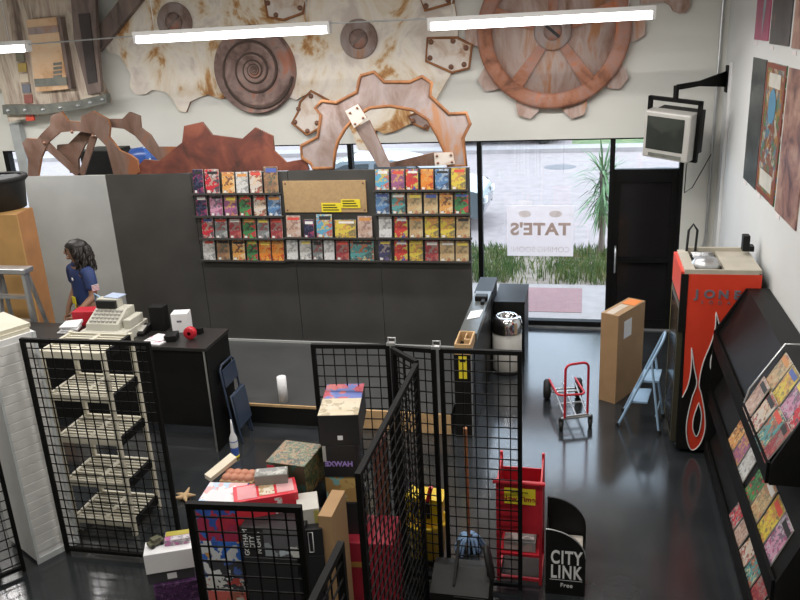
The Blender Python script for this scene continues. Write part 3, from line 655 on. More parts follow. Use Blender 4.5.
poster(7.36, 8.10, 2.37, 3.545, pm2, 'colourful maroon-bordered poster with blue globe in the lower row on the right wall', extra=pin)
poster(6.55, 7.28, 2.36, 3.54, pm3, 'dusky red poster of the lower row cut by the photo edge')
def blade(t): obj('blade', MB().prism([(XW-.014, 8.50, 3.75), (XW-.014, 8.42, 4.02), (XW-.014, 8.34, 4.4), (XW-.014, 8.46, 4.4), (XW-.014, 8.52, 4.0)], (.003, 0, 0)), mat('blade_blue', (.30, .40, .45), .4), t)
poster(8.22, 8.85, 3.72, 4.75, pm4, 'magenta poster with a pale blue blade, upper row on the right wall', extra=blade)
poster(7.38, 8.13, 3.70, 4.75, pm5, 'charcoal poster with orange flames, upper row on the right wall')
poster(6.55, 7.28, 3.69, 4.75, pm3, 'dusky red poster of the upper row at the top photo corner')
# pipes at the corner
solo('wall_conduit', MB().tube([(1.535, 10.46, ZC), (1.53, 10.46, 1.3), (1.50, 10.46, 1.1), (1.50, 10.46, .3)], .018, 8), M['alu'], 'thin vertical metal conduit on the back wall near the corner', 'pipe')
solo('wall_conduit', MB().box((XW-.03, 10.0, .3), (XW-.001, 10.06, 3.45)), M['white'], 'white cable channel running down the right wall under the television arm', 'cable channel')
# ------------------------------------------------------------------ television on arm
A = at(643, 108, 9.55); tvb = Vector((.9, 9.75, 2.4))
tv = thing('television', 'old silver tube television hanging from a wall arm', 'television', tvb)
Rz = Matrix.Translation((.915, 9.62, 2.69)) @ Matrix.Rotation(R_(-32), 4, 'Z') @ Matrix.Rotation(R_(5), 4, 'Y') @ Matrix.Rotation(R_(6), 4, 'X')
obj('front_case', MB().box((-.28, -.03, -.27), (.28, .16, .27), M=Rz, bev=.02), M['tvgrey'], tv)
obj('rear_case', MB().prism([Rz @ Vector(p) for p in ((-.25, .16, -.24), (.25, .16, -.24), (.25, .16, .25), (-.25, .16, .25))], Rz.to_3x3() @ Vector((0, .22, 0))).box((-.17, .38, -.18), (.17, .46, .16), M=Rz), M['black'], tv)
scr = MB(); n = 8
for i in range(n+1):
    for j in range(n+1):
        u, v = i/n*2-1, j/n*2-1; scr.v.append(Rz @ Vector((-.015+u*.225, -.034-.018*(1-u*u)*(1-v*v), .025+v*.19)))
for i in range(n):
    for j in range(n): scr.f.append([i*(n+1)+j, (i+1)*(n+1)+j, (i+1)*(n+1)+j+1, i*(n+1)+j+1]); scr.m.append(0); scr.sm.append(True)
obj('screen', scr, M['screen'], tv)
obj('control_strip', MB().box((-.2, -.034, -.245), (.2, -.028, -.205), M=Rz), M['band'], tv)
ym = MB()
for s in (-1, 1): ym.box((s*.3-.02, .1, -.26), (s*.3+.02, .15, .40), M=Rz)
ym.box((-.32, .1, .36), (.32, .15, .40), M=Rz).box((-.32, .1, -.29), (.32, .15, -.26), M=Rz)
top = Rz @ Vector((0, .125, .42))
arm = thing('swivel_mount', 'black swivel wall arm holding the television', 'bracket', (XW, 10.2, 3.2))
obj('yoke', ym, M['blackm'], arm)
obj('pivot', MB().cyl(top-Vector((0, 0, .03)), top+Vector((0, 0, .12)), .03), M['blackm'], arm)
t2 = top+Vector((0, 0, .10)); e2 = Vector((XW-.02, 10.25, 3.25)); dd = (e2-t2)
obj('arm', MB().prism([t2+Vector((0, -.02, .03)), t2+dd*.45+Vector((0, -.02, .03)), e2+Vector((0, -.02, .09)), e2+Vector((0, -.02, -.09)), t2+dd*.45+Vector((0, -.02, -.03)), t2+Vector((0, -.02, -.03))], (0, .04, 0)), M['blackm'], arm)
obj('wall_plate', MB().box((XW-.025, 10.15, 3.10), (XW-.001, 10.34, 3.40)), M['blackm'], arm)
solo('television_cable', MB().tube([Rz @ Vector((.1, .4, -.16)), (1.2, 10.1, 2.25), (1.22, 10.3, 1.9), (1.32, 10.38, 1.95), (1.45, 10.43, 2.2), (1.52, 10.44, 2.35)], .006, 6), M['ink'], 'thin black cable drooping below the television', 'cable')

# ------------------------------------------------------------------ drinks cooler
cx0, cx1, cy0, cy1, ch = .90, 1.545, 7.2, 7.87, 1.82
ck = thing('drinks_cooler', 'red and black drinks cooler with flame graphics standing by the right wall', 'cooler', (cx0, cy0, 0))
obj('body', MB().box((cx0+.02, cy0, .04), (cx1, cy1, ch-.02), bev=.008), M['black'], ck)
dg_ = obj('glass_door', MB().box((cx0-.03, cy0+.01, .12), (cx0+.018, cy1-.01, 1.52)), mat('cooler_frame', (.05, .048, .03), .4), ck)
obj('door_pane', MB().box((cx0-.033, cy0+.06, .18), (cx0-.028, cy1-.06, 1.46)), M['darkglass'], dg_)
obj('door_edge', MB().box((cx0-.031, cy1-.055, .12), (cx0-.0285, cy1-.03, 1.5)), mat('yellow_edge', (.42, .36, .06), .4), dg_)
obj('header_panel', MB().box((cx0-.03, cy0+.005, 1.54), (cx0+.018, cy1, ch)), M['reds'], ck)
obj('corner_trim', MB().box((cx0-.028, cy0-.012, 1.25), (cx0+.035, cy0+.004, ch-.02)), M['black'], ck)
yy = cy0-.006
def cpx(pts): return [(lambda p: Vector((max(cx0+.03, min(cx1, p.x)), yy, max(.03, min(ch-.02, p.z)))))(at(660+x/2.5, 230+y/2.5, yy)) for x, y in pts]
def smooth(pts, n=6):
    out = []
    for i in range(len(pts)-1):
        p0 = pts[max(i-1, 0)]; p1 = pts[i]; p2 = pts[i+1]; p3 = pts[min(i+2, len(pts)-1)]
        for k in range(n):
            t = k/n
            out.append(tuple(.5*((2*p1[j])+(-p0[j]+p2[j])*t+(2*p0[j]-5*p1[j]+4*p2[j]-p3[j])*t*t+(-p0[j]+3*p1[j]-3*p2[j]+p3[j])*t**3) for j in range(2)))
    out.append(pts[-1]); return out
lowline = smooth([(56, 418), (70, 388), (78, 345), (79, 294)], 4)[:-1]+smooth([(79, 294), (86, 345), (92, 384), (80, 420), (67, 480), (68, 525), (80, 550), (100, 535), (112, 500), (112, 460), (104, 412), (98, 384), (108, 332), (128, 282), (138, 245), (140, 205)], 5)[:-1]+smooth([(140, 205), (148, 236), (149, 262), (140, 286), (128, 320), (127, 346), (138, 367), (150, 362), (157, 335), (160, 296)], 4)[:-1]+smooth([(160, 296), (172, 340), (190, 400), (205, 440)], 4)
obj('red_wrap', MB().prism(cpx([(70, 98)]+lowline+[(262, 440), (262, 98)]), (0, .005, 0)), M['reds'], ck)
inner = smooth([(97, 432), (104, 462), (99, 500), (90, 516), (82, 495), (85, 465), (97, 432)], 4)
obj('flame_core', MB().prism([p+Vector((0, -.002, 0)) for p in cpx(inner[:-1])], (0, .005, 0)), M['black'], ck)
for pts in (lowline, inner): obj('flame_outline', MB().tube([p+Vector((0, -.003, 0)) for p in cpx(pts)], .006, 5), M['white'], ck)
for ch_, px in zip('JONES', (697, 709.5, 723.5, 737.3, 750.5)):
    text('lettering', ch_, .105, at(px, 294.2+.03*(px-697), yy-.003), (1, 0, 0), (0, 0, 1), M['greyink'], ck, .003, sx=1.1, bold=.004)
for ch_, px in zip('SODA', (702, 711, 720, 729)):
    text('lettering', ch_, .045, at(px, 302.3+.03*(px-697), yy-.003), (1, 0, 0), (0, 0, 1), M['greyink'], ck, .002)
tp = obj('top_tray', MB().box((cx0, cy0, ch-.02), (cx0+.09, cy1, ch+.02)).box((cx0+.09, cy0, ch-.02), (cx0+.62, cy0+.02, ch+.02)).box((cx0+.09, cy1-.03, ch-.02), (cx1, cy1, ch+.05)).box((cx0+.34, cy0+.02, ch-.02), (cx1, cy1-.03, ch+.015)), mat('cream_enamel', (.50, .46, .38), .5), ck)
obj('compressor', MB().lathe([(0, .10), (.09, .09), (.12, .05), (.12, 0)], (cx0+.2, cy0+.2, ch-.02), 20), M['alu'], ck)
obj('condenser_coil', MB().tube([(cx0+.12, cy0+.38+.05*math.sin(k), ch+.01+.05*(k % 2)) if False else (cx0+.12+.18*(k % 2), cy0+.36+.02*k, ch+.02) for k in range(12)], .008, 6), M['alu'], ck)
solo('cable_loop', MB().tube([(cx0+.08, cy1-.05, ch+.02), (cx0+.09, cy1-.04, ch+.22), (cx0+.13, cy1-.03, ch+.28), (cx0+.17, cy1-.03, ch+.22), (cx0+.16, cy1-.04, ch+.02)], .012, 8), M['ink'], 'black cable loop standing on top of the red cooler', 'cable')
solo('small_speaker', MB().box((1.46, 7.70, ch+.052), (1.52, 7.80, ch+.20), bev=.006).box((1.52, 7.70, ch+.052), (1.56, 7.80, ch+.10)), M['black'], 'small black speaker on top of the red cooler at the wall', 'speaker')

# ------------------------------------------------------------------ magazine rack on the right
RX = 1.2
rk = thing('magazine_rack', 'long black tiered magazine rack along the right wall', 'rack', (1.4, 5.8, 0))
FE = 7.16
tiers = [(1.22, .46, 4.86, .20, 1.43), (.64, .50, 4.45, .20, 1.42), (.12, .46, 4.05, .20, 1.42)]   # front z, rise, near end Y, lip, back x
for (z0, rise, ye, lip, bx) in tiers:
    obj('slanted_shelf', MB().prism([(RX, FE, z0), (bx, FE, z0+rise), (bx, FE, z0+rise-.02), (RX, FE, z0-.02)], (0, ye-FE, 0)), M['black'], rk)
    obj('front_lip', MB().box((RX-.02, ye, z0-.10), (RX, FE, z0+.05)), M['blackm'], rk)
    obj('end_board', MB().prism([(RX, ye, z0-.1), (RX, ye, z0+.05), (bx-.03, ye, z0+rise+.02), (XW-.01, ye, z0+rise+.02), (XW-.01, ye, z0-.1)], (0, -.02, 0)), M['black'], rk)
obj('top_board', MB().box((1.43, 4.86, 1.66), (XW-.01, FE, 1.68)), M['black'], rk)
obj('back_board', MB().box((XW-.025, 4.05, 0), (XW-.005, FE, 1.66)), M['black'], rk)
obj('end_board', MB().prism([(RX-.02, FE, 0), (RX-.02, FE, 1.27), (1.42, FE, 1.68), (XW-.01, FE, 1.68), (XW-.01, FE, 0)], (0, .03, 0)), M['black'], rk)
obj('plinth', MB().box((RX+.0, 4.05, 0), (XW-.03, FE, .03)), M['black'], rk)
dv = MB().tube([(RX-.01, 5.72, 1.27), (RX+.02, 5.73, 1.38), (1.44, 5.78, 1.72), (1.56, 5.78, 1.72)], .008, 6)
obj('wire_divider', dv, M['alu'], rk)
magk = ['tan', 'yellow', 'pink', 'redbox', 'flesh', 'redwhite', 'teal', 'maroon', 'orange', 'purple', 'white', 'green']
random.seed(21); mi_ = 0
def magazine(y0, y1, z0, t0, t1, off, k, label, tilt=0):
    zf, rise, ye, lip, bx = z0
    n = Vector((-rise, 0, bx-RX)).normalized(); sl = Vector((bx-RX, 0, rise)).normalized()
    L = math.hypot(bx-RX, rise)
    b = Vector((RX, 0, zf))+n*off
    def q(u, y, d): return b+sl*(u*L)+Vector((0, y, 0))+n*d
    ct = math.tan(R_(tilt))
    A_ = [(t0, y0), (t0, y1), (t1, y1+ct*(t1-t0)*.5), (t1, y0+ct*(t1-t0)*.5)]
    vs = [q(u, y, 0) for u, y in A_]+[q(u, y, .008) for u, y in A_]
    m_ = MB().add(vs, [(4, 5, 6, 7)], 0).add(vs, [(0, 3, 2, 1), (0, 1, 5, 4), (1, 2, 6, 5), (2, 3, 7, 6), (3, 0, 4, 7)], 1)
    u0 = t0+(t1-t0)*.78; u1 = t0+(t1-t0)*.93
    w = y1-y0
    vs = [q(u0, y0+.1*w, .009), q(u0, y1-.1*w, .009), q(u1, y1-.1*w, .009), q(u1, y0+.1*w, .009)]
    m_.add(vs, [(0, 1, 2, 3)], 2)
    solo('magazine', m_, [cover(k), edgem, random.choice(titles)], label, 'magazine', 'magazines in the black rack')
tn = ['upper', 'middle', 'bottom']
spec = [(0, [5.50, 5.27, 5.04, 4.90], [(.02, .56), (.50, 1.02)]), (1, [6.05, 5.82, 5.59, 5.30, 5.07, 4.84, 4.61], [(.02, .58)]), (2, [5.75, 5.52, 5.29, 5.06, 4.83, 4.60, 4.37, 4.2], [(.02, .62)])]
for ti, ys, us in spec:
    for li, (u0, u1) in enumerate(us[::-1]):
        off = .004 if li == 0 and len(us) > 1 else (.022 if len(us) > 1 else .004)
        for j, y in enumerate(ys):
            k = magk[mi_ % len(magk)]; mi_ += 1
            if len(us) > 1: where = 'upper tier front row' if li == 1 else 'upper tier back row'
            else: where = '%s tier' % tn[ti]
            w_ = .20 if j < len(ys)-1 or ti == 1 else .13
            magazine(y, y+w_, tiers[ti], u0, u1, off, k, '%s magazine, %s from the cooler, %s, black rack' % (desc[k], (ordn+['eighth'])[j], where), random.uniform(-5, 5))

# ------------------------------------------------------------------ box, step ladder, dolly, bin
P0 = atz(598, 398); P1 = atz(615, 404); P2 = atz(641, 385)
cb = thing('tall_carton', 'tall narrow cardboard carton standing on the floor near the door', 'carton', P1)
u = (P2-P1).normalized(); v = Vector((-u.y, u.x, 0)); L1 = (P2-P1).length; L2 = .20
def fr(o, u, v, a, b, z): return o+u*a+v*b+Vector((0, 0, z))
H = 1.02
obj('box', MB().prism([fr(P1, u, v, 0, 0, 0), fr(P1, u, v, L1, 0, 0), fr(P1, u, v, L1, L2, 0), fr(P1, u, v, 0, L2, 0)], (0, 0, H)), M['card'], cb)
obj('shipping_label', MB().prism([fr(P1, u, v, .13, -.003, .72), fr(P1, u, v, .30, -.003, .72), fr(P1, u, v, .30, -.003, .92), fr(P1, u, v, .13, -.003, .92)], -v*.002), M['whiteb'], cb)
obj('orange_sticker', MB().prism([fr(P1, u, v, L1-.22, .02, H+.001), fr(P1, u, v, L1-.03, .02, H+.001), fr(P1, u, v, L1-.03, L2-.03, H+.001), fr(P1, u, v, L1-.22, L2-.03, H+.001)], (0, 0, .003)), mat('orange_sticker', (.75, .22, .04), .5), cb)
obj('packing_tape', MB().prism([fr(P1, u, v, .02, .07, H+.001), fr(P1, u, v, L1-.25, .07, H+.001), fr(P1, u, v, L1-.25, .16, H+.001), fr(P1, u, v, .02, .16, H+.001)], (0, 0, .002)), mat('pale_tape', (.55, .46, .36), .35), cb)
# blue step ladder
f1, f2, r1, r2 = Vector((.40, 7.68, 0)), Vector((.47, 8.02, 0)), Vector((.80, 7.55, 0)), Vector((.87, 7.93, 0))
ap1, ap2 = Vector((.67, 7.66, .66)), Vector((.72, 7.95, .66))
dl = (ap1-f1); tp1 = f1+dl*1.42; tp2 = f2+(ap2-f2)*1.42
ld = thing('step_ladder', 'small light blue folding step ladder standing open by the red cooler', 'ladder', (f1+r2)/2)
lp_ = MB(); arc = []
mid = (tp1+tp2)/2
for k in range(7):
    a = math.pi*k/6; arc.append(mid+(tp1-mid)*math.cos(a)+(dl.normalized()*.06)*math.sin(a))
lp_.tube([f1]+arc+[f2], .014, 8)
obj('front_rail', lp_, M['lblue'], ld)
obj('rear_leg', MB().tube([r1, ap1-Vector((0, .02, 0))+dl*.12], .012, 8), M['lblue'], ld)
obj('rear_leg', MB().tube([r2, ap2+Vector((0, .02, 0))+dl*.12], .012, 8), M['lblue'], ld)
obj('cross_bar', MB().tube([r1+(ap1-r1)*.28, r2+(ap2-r2)*.28], .008, 8), M['lblue'], ld)
for s_ in (.42, .78):
    a, b = f1+dl*s_, f2+(ap2-f2)*s_
    obj('step', MB().prism([a, b, b+Vector((.17, 0, 0)), a+Vector((.17, 0, 0))], (0, 0, .02)), M['lblue'], ld)
for q in (f1, f2, r1, r2): obj('rubber_foot', MB().cyl(q, q+Vector((0, 0, .045)), .02, 10), M['rubber'], ld)
# dolly
ca, cb_ = atz(561, 430, 0), atz(590, 427, 0); wa, wb = Vector((-.34, 8.25, 0)), Vector((.0, 8.32, 0))
do = thing('platform_dolly', 'red and silver hand truck folded into a low cart on the floor', 'dolly', (ca+wb)/2)
for q, s_ in ((wa, -1), (wb, 1)):
    w_ = obj('wheel', MB().lathe([(0, -.04), (.09, -.04), (.115, -.02), (.115, .02), (.09, .04), (0, .04)], q+Vector((0, 0, .115)), 24, M=Matrix.Rotation(R_(90), 3, 'Y')), M['rubber'], do)
    obj('hub', MB().lathe([(0, .05), (.04, .05), (.045, .04)], q+Vector((0, 0, .115)), 14, M=Matrix.Rotation(R_(90), 3, 'Y')), M['alu'], w_)
for q in (ca, cb_):
    obj('caster', MB().lathe([(0, -.02), (.04, -.02), (.05, -.01), (.05, .01), (.04, .02), (0, .02)], q+Vector((0, 0, .05)), 18, M=Matrix.Rotation(R_(90), 3, 'Y')).box(q+Vector((-.025, -.01, .05)), q+Vector((.025, .03, .13))), M['rubber'], do)
dk = MB(); zf = .15
for a_ in (.12, .5, .88):
    p_ = ca.lerp(cb_, a_); q_ = wa.lerp(wb, a_)
    dk.tube([p_+Vector((0, 0, zf)), q_+Vector((0, 0, .19))], .011, 8)
for s_ in (.0, .38, .75): dk.tube([ca.lerp(wa, s_)+Vector((.02, 0, zf+.02*s_)), cb_.lerp(wb, s_)+Vector((-.02, 0, zf+.02*s_))], .011, 8)
dk.tube([wa+Vector((0, 0, .115)), wb+Vector((0, 0, .115))], .010, 8)
dk.tube([ca+Vector((0, 0, .13)), cb_+Vector((0, 0, .13))], .014, 8)
obj('deck_frame', dk, M['alu'], do)
def uloop(a, b, up, r=.06):
    x = (b-a).normalized(); pts = [a]
    for k in range(5): t_ = math.pi/2*k/4; pts.append(a+up+x*(r-r*math.cos(t_))-up.normalized()*(r-r*math.sin(t_)))
    for k in range(5): t_ = math.pi/2*k/4; pts.append(b+up-x*(r-r*math.sin(t_))-up.normalized()*(r-r*math.cos(t_)))
    return pts+[b]
ha = ca+Vector((.035, 0, .14)); hb_ = cb_+Vector((-.03, 0, .14))
obj('push_handle', MB().tube(uloop(ha, hb_, Vector((0, .02, .58))), .013, 8), M['red'], do)
qa = wa.lerp(ca, -.05)+Vector((.03, 0, .22)); qb = wb.lerp(cb_, -.05)+Vector((-.03, 0, .22))
obj('nose_frame', MB().tube(uloop(qa, qb, (ca-wa)*.62+Vector((0, 0, .02))), .013, 8), M['red'], do)
# trash can
tc_ = Vector((-.85, 8.98, 0))
tr = thing('trash_can', 'round trash can with shiny chrome lid beside the black counter', 'trash can', tc_)
obj('drum', MB().lathe([(0, 0), (.17, 0), (.175, .02), (.175, .52), (0, .52)], tc_, 32), M['tvgrey'], tr)
obj('base_ring', MB().lathe([(.178, 0), (.182, .0), (.182, .05), (.178, .05)], tc_, 32), M['rubber'], tr)
obj('lid', MB().lathe([(.182, .52), (.182, .62), (.165, .69), (.12, .715), (.10, .70), (.09, .64), (0, .62)], tc_, 32), M['chrome'], tr)

# ------------------------------------------------------------------ counters by the display wall end
kc = thing('narrow_cabinet', 'narrow black cabinet run against the end of the display wall', 'cabinet', (-1.12, 7.9, 0))
obj('body', MB().box((-1.215, 7.25, 0), (-1.035, 9.0, .92), bev=.004), M['black'], kc)
obj('top_slab', MB().box((-1.215, 7.62, .92), (-1.03, 9.0, 1.0)), mat('dull_grey_top', (.10, .11, .11), .3), kc)
dwr = obj('open_drawer', MB().box((-1.205, 7.24, .921), (-1.045, 7.255, 1.03)).box((-1.205, 7.255, .921), (-1.19, 7.61, 1.03)).box((-1.06, 7.255, .921), (-1.045, 7.61, 1.03)).box((-1.19, 7.595, .921), (-1.06, 7.61, 1.03)), M['wood'], kc)
obj('drawer_divider', MB().box((-1.12, 7.40, .925), (-1.06, 7.42, 1.02)).box((-1.13, 7.40, .925), (-1.12, 7.595, 1.02)), M['wood'], dwr)
obj('yellow_label', MB().box((-1.165, 7.244, .66), (-1.085, 7.249, .90)), M['yel'], kc)
obj('label_print', MB().box((-1.155, 7.242, .84), (-1.095, 7.244, .86)).box((-1.155, 7.242, .74), (-1.095, 7.244, .755)), M['ink'], kc)
obj('corner_strip', MB().box((-1.045, 7.242, 0), (-1.033, 7.249, .92)), M['alu'], kc)
solo('paper_sheet', MB().prism([(-1.19, 8.02, 1.002), (-1.06, 8.10, 1.002), (-1.05, 8.34, 1.002), (-1.18, 8.28, 1.002)], (0, 0, .003)), M['whiteb'], 'white sheet of paper lying on the narrow black cabinet', 'paper')
solo('price_gun', MB().box((-1.18, 8.62, 1.001), (-1.04, 8.74, 1.06), bev=.01).box((-1.1, 8.50, 1.001), (-1.06, 8.64, 1.04), bev=.008), M['black'], 'small black gadget on the narrow black cabinet', 'gadget')
solo('low_counter', MB().box((-1.03, 9.25, 0), (-.66, 9.95, .76), bev=.004).box((-1.03, 9.24, .76), (-.655, 9.96, .79)), [M['black']], 'low black counter behind the chrome-lidded trash can', 'counter')
solo('display_stand', MB().box((-1.24, 9.14, 0), (-1.04, 9.7, .92)).box((-1.25, 9.13, .92), (-1.035, 9.72, .95)), M['black'], 'taller black stand in the corner between display wall and window', 'stand')

# ------------------------------------------------------------------ gridwall panels
def gridwall(a, b, label, z0=.02, z1=1.93, nx=None, hooks=None, th=.03, foot=False):
    a, b = Vector((a[0], a[1], 0)), Vector((b[0], b[1], 0)); L = (b-a).length; u = (b-a).normalized(); nv = Vector((-u.y, u.x, 0))
    t = thing('gridwall_panel', label, 'wire panel', (a+b)/2, 'black wire grid panels')
    Mx = Matrix(((u.x, nv.x, 0, a.x), (u.y, nv.y, 0, a.y), (0, 0, 1, 0), (0, 0, 0, 1)))
    e = th/2
    obj('frame', MB().box((0, -e, z0), (th, e, z1), M=Mx).box((L-th, -e, z0), (L, e, z1), M=Mx).box((th, -e, z1-th), (L-th, e, z1), M=Mx).box((th, -e, z0+.02), (L-th, e, z0+.02+th), M=Mx), M['blackm'], t)
    w = MB(); n = max(2, round(L/.083)); r = .0035
    for i in range(1, n): x = L*i/n; w.box((x-r, -r, z0+.03), (x+r, r, z1-.01), M=Mx)
    m_ = round((z1-z0)/.083)
    for i in range(1, m_): z = z0+(z1-z0)*i/m_; w.box((.005, r, z-r), (L-.005, 3*r, z+r), M=Mx)
    obj('wire_grid', w, M['blackm'], t)
    f = MB().box((0.002, -e, 0), (th-.002, e, z0), M=Mx).box((L-th+.002, -e, 0), (L-.002, e, z0), M=Mx)
    obj('foot', f, M['rubber'], t)
    return t
gridwall((-4.125, 4.865), (-3.055, 4.885), 'wide black wire panel in front of the ivory shelf unit')
gridwall((-1.845, 4.96), (-1.285, 5.0), 'black wire panel behind the tall stack of boxes')
gridwall((-1.265, 4.985), (-.955, 4.955), 'narrow black wire panel in front of the yellow mop bucket')
gridwall((-.93, 4.965), (-.372, 4.97), 'black wire panel in front of the mop and red news stand')
gridwall((-1.255, 4.95), (-1.04, 4.74), 'short slanted black wire panel joining the long side panel')
gridwall((-1.037, 4.70), (-1.055, 3.32), 'long black wire panel running beside the box pile toward the viewer')
gridwall((-1.80, 2.965), (-1.24, 3.01), 'black wire panel in front of the red box pile')
gridwall((-.98, 2.78), (-.99, 2.05), 'black wire panel at the bottom edge below the box pile')
gridwall((-4.315, 4.60), (-4.75, 4.05), 'black wire panel at the lower left corner beside the white cabinet')
for (x, y, s_) in ((-.95, 4.955, 1), (-1.27, 4.99, 1)):
    solo('panel_clamp', MB().box((x-.03, y-.02, 1.931), (x+.03, y+.02, 1.95)).tube([(x-.02, y, 1.95), (x-.02, y, 1.985), (x+.03, y, 1.985), (x+.03, y, 1.95)], .006, 6), M['alu'], 'small metal clamp joining wire panels, ' + ('near the mop bucket' if x > -1 else 'near the tall box stack'), 'clamp')

# ------------------------------------------------------------------ white cabinet, ivory shelf unit
F0 = Vector((-4.285, 4.70, 0)); uu = Vector((.2, .37, 0)).normalized(); vv = Vector((-uu.y, uu.x, 0))
wc = thing('white_cabinet', 'tall white slatted cabinet at the left edge', 'cabinet', F0)
def wcp(a, b, z): return F0+uu*a+vv*b+Vector((0, 0, z))
def wbox(a0, b0, z0, a1, b1, z1, mb=None):
    mb = mb or MB(); return mb.prism([wcp(a0, b0, z0), wcp(a1, b0, z0), wcp(a1, b1, z0), wcp(a0, b1, z0)], (0, 0, z1-z0))
obj('carcass', wbox(0, 0, .03, .36, .5, 1.93), M['white'], wc)
sl_ = MB()
for k in range(23): wbox(.02, -.006, .10+.078*k, .34, -.0005, .165+.078*k, sl_)
obj('slat', sl_, mat('white_slats', (.66, .66, .64), .5), wc)
obj('edge_frame', wbox(.34, -.012, .0, .365, -.0005, 1.93, wbox(0, -.012, 0, .02, -.0005, 1.93, wbox(.02, -.012, 0, .34, -.0005, .05))), mat('pale_frame', (.52, .55, .56), .4), wc)
obj('top_stack', wbox(.0, .02, 1.93, .34, .5, 1.96, wbox(.03, .04, 1.96, .36, .5, 1.99)), M['ivory'], wc)
su = thing('shelf_unit', 'ivory plastic shelf unit with five slotted shelves behind the wire panel', 'shelf', (-3.95, 5.4, 0))
x0, x1, y0, y1 = -4.235, -3.675, 5.19, 5.60
for (x, y) in ((x0, y0), (x1, y0), (x0, y1), (x1, y1)): obj('post', MB().box((x-.018, y-.018, 0), (x+.018, y+.018, 1.70), bev=.004), M['ivory'], su)
for z in (.12, .49, .90, 1.29, 1.67):
    s_ = MB()
    s_.box((x0, y0-.012, z-.035), (x1, y0+.012, z+.02)).box((x0, y1-.012, z-.035), (x1, y1+.012, z+.02)).box((x0-.015, y0+.012, z-.035), (x0+.012, y1-.012, z+.02))
    for k in range(1, 9):
        yk = y0+(y1-y0)*k/9; s_.box((x0, yk-.010, z-.01), (x1, yk+.010, z+.01))
    s_.box(((x0+x1)/2-.02, y0, z-.012), ((x0+x1)/2+.02, y1, z+.014))
    sh = obj('shelf', s_, M['ivory'], su)
    obj('shelf_bracket', MB().box((x1-.012, y0+.012, z-.05), (x1+.015, y1-.012, z+.022)), M['blackm'], sh)

# ------------------------------------------------------------------ checkout counter
ct = thing('checkout_counter', 'long black checkout counter in front of the display platform', 'counter', (-4.8, 6.9, 0))
obj('top_slab', MB().box((-6.3, 6.62, 1.11), (-3.55, 7.17, 1.145), bev=.003), mat('black_top', (.020, .019, .018), .35), ct)
obj('side_panel', MB().box((-3.59, 6.64, 0), (-3.56, 7.155, 1.11)), M['black'], ct)
obj('edge_strip', MB().box((-3.592, 6.634, 0), (-3.575, 6.6395, 1.11)), M['alu'], ct)
obj('front_panel', MB().box((-6.28, 6.66, .27), (-3.592, 6.68, 1.11)), M['black'], ct)
obj('side_panel', MB().box((-6.3, 6.64, 0), (-6.27, 7.155, 1.11)), M['black'], ct)
ZT = 1.1455
def onz(px, py, z=ZT): return atz(px, py, z)
rg = Vector((-4.72, 6.92, ZT))
cr = thing('cash_register', 'grey beige cash register on the black checkout counter', 'cash register', rg)
obj('cash_drawer', MB().box((-4.95, 6.68, ZT), (-4.43, 7.12, ZT+.11), bev=.008), M['beige'], cr)
obj('case', MB().prism([(-4.90, 6.72, ZT+.111), (-4.90, 7.08, ZT+.111), (-4.90, 7.08, ZT+.27), (-4.90, 6.95, ZT+.27), (-4.90, 6.74, ZT+.17)], (.36, 0, 0)), M['beige'], cr)
obj('display', MB().box((-4.88, 6.93, ZT+.275), (-4.66, 6.96, ZT+.35)), M['ink'], cr)
obj('display_hood', MB().box((-4.89, 6.961, ZT+.27), (-4.65, 7.06, ZT+.36)), M['beige'], cr)
kp = obj('printer', MB().box((-4.52, 6.80, ZT+.111), (-4.44, 7.06, ZT+.2), bev=.008), M['beige'], cr)
ky = MB()
for i in range(7):
    for j in range(4): ky.box((-4.87+.045*i, 6.76+.045*j, ZT+.178+.022*j), (-4.84+.045*i, 6.785+.045*j, ZT+.20+.022*j))
obj('keypad', ky, M['tvgrey'], cr)
def cbox(name, px, py, sx, sy, sz, m, label, cat, rot=0, z=ZT, bev=.006):
    c = onz(px, py, z); Mx = Matrix.Translation(c) @ Matrix.Rotation(R_(rot), 4, 'Z')
    return solo(name, MB().box((-sx/2, -sy/2, 0), (sx/2, sy/2, sz), M=Mx, bev=bev), m, label, cat)
c = onz(183, 330); Mx = Matrix.Translation(c) @ Matrix.Rotation(R_(12), 4, 'Z')
wb_ = thing('white_carton', 'small white printed carton on the black checkout counter', 'carton', c)
obj('box', MB().box((-.085, -.07, 0), (.085, .07, .20), M=Mx), M['whiteb'], wb_)
obj('print', MB().box((-.03, -.0715, .11), (.02, -.07, .13), M=Mx), M['greyink'], wb_)
c = onz(140, 333); ph = thing('desk_phone', 'black desk telephone on the counter beside the register', 'telephone', c)
obj('base', MB().prism([c+Vector((-.09, -.09, 0)), c+Vector((-.09, .09, 0)), c+Vector((-.09, .09, .08)), c+Vector((-.09, -.09, .03))], (.18, 0, 0)), M['black'], ph)
obj('handset', MB().tube([c+Vector((-.06, -.08, .06)), c+Vector((-.06, 0, .10)), c+Vector((-.06, .08, .12))], [.025, .015, .025], 8), M['rubber'], ph)
obj('dial_pad', MB().prism([c+Vector((0, -.06, .042)), c+Vector((.07, -.06, .042)), c+Vector((.07, .04, .07)), c+Vector((0, .04, .07))], (0, 0, .006)), M['tvgrey'], ph)
c = onz(156, 341)
solo('paper_pile', MB().prism([c+Vector((-.13, -.10, 0)), c+Vector((.10, -.12, 0)), c+Vector((.15, .10, 0)), c+Vector((-.08, .14, 0))], (0, 0, .012)).prism([c+Vector((-.10, .0, .013)), c+Vector((.08, -.05, .013)), c+Vector((.13, .12, .013)), c+Vector((-.06, .16, .013))], (0, 0, .006)), patchy('pink_white_print', [(.4, (.72, .70, .72)), (.58, (.72, .70, .72)), (.62, (.60, .30, .40))], 9, 2, .6, const=True, bump=0), 'loose white and pink papers on the checkout counter', 'papers')
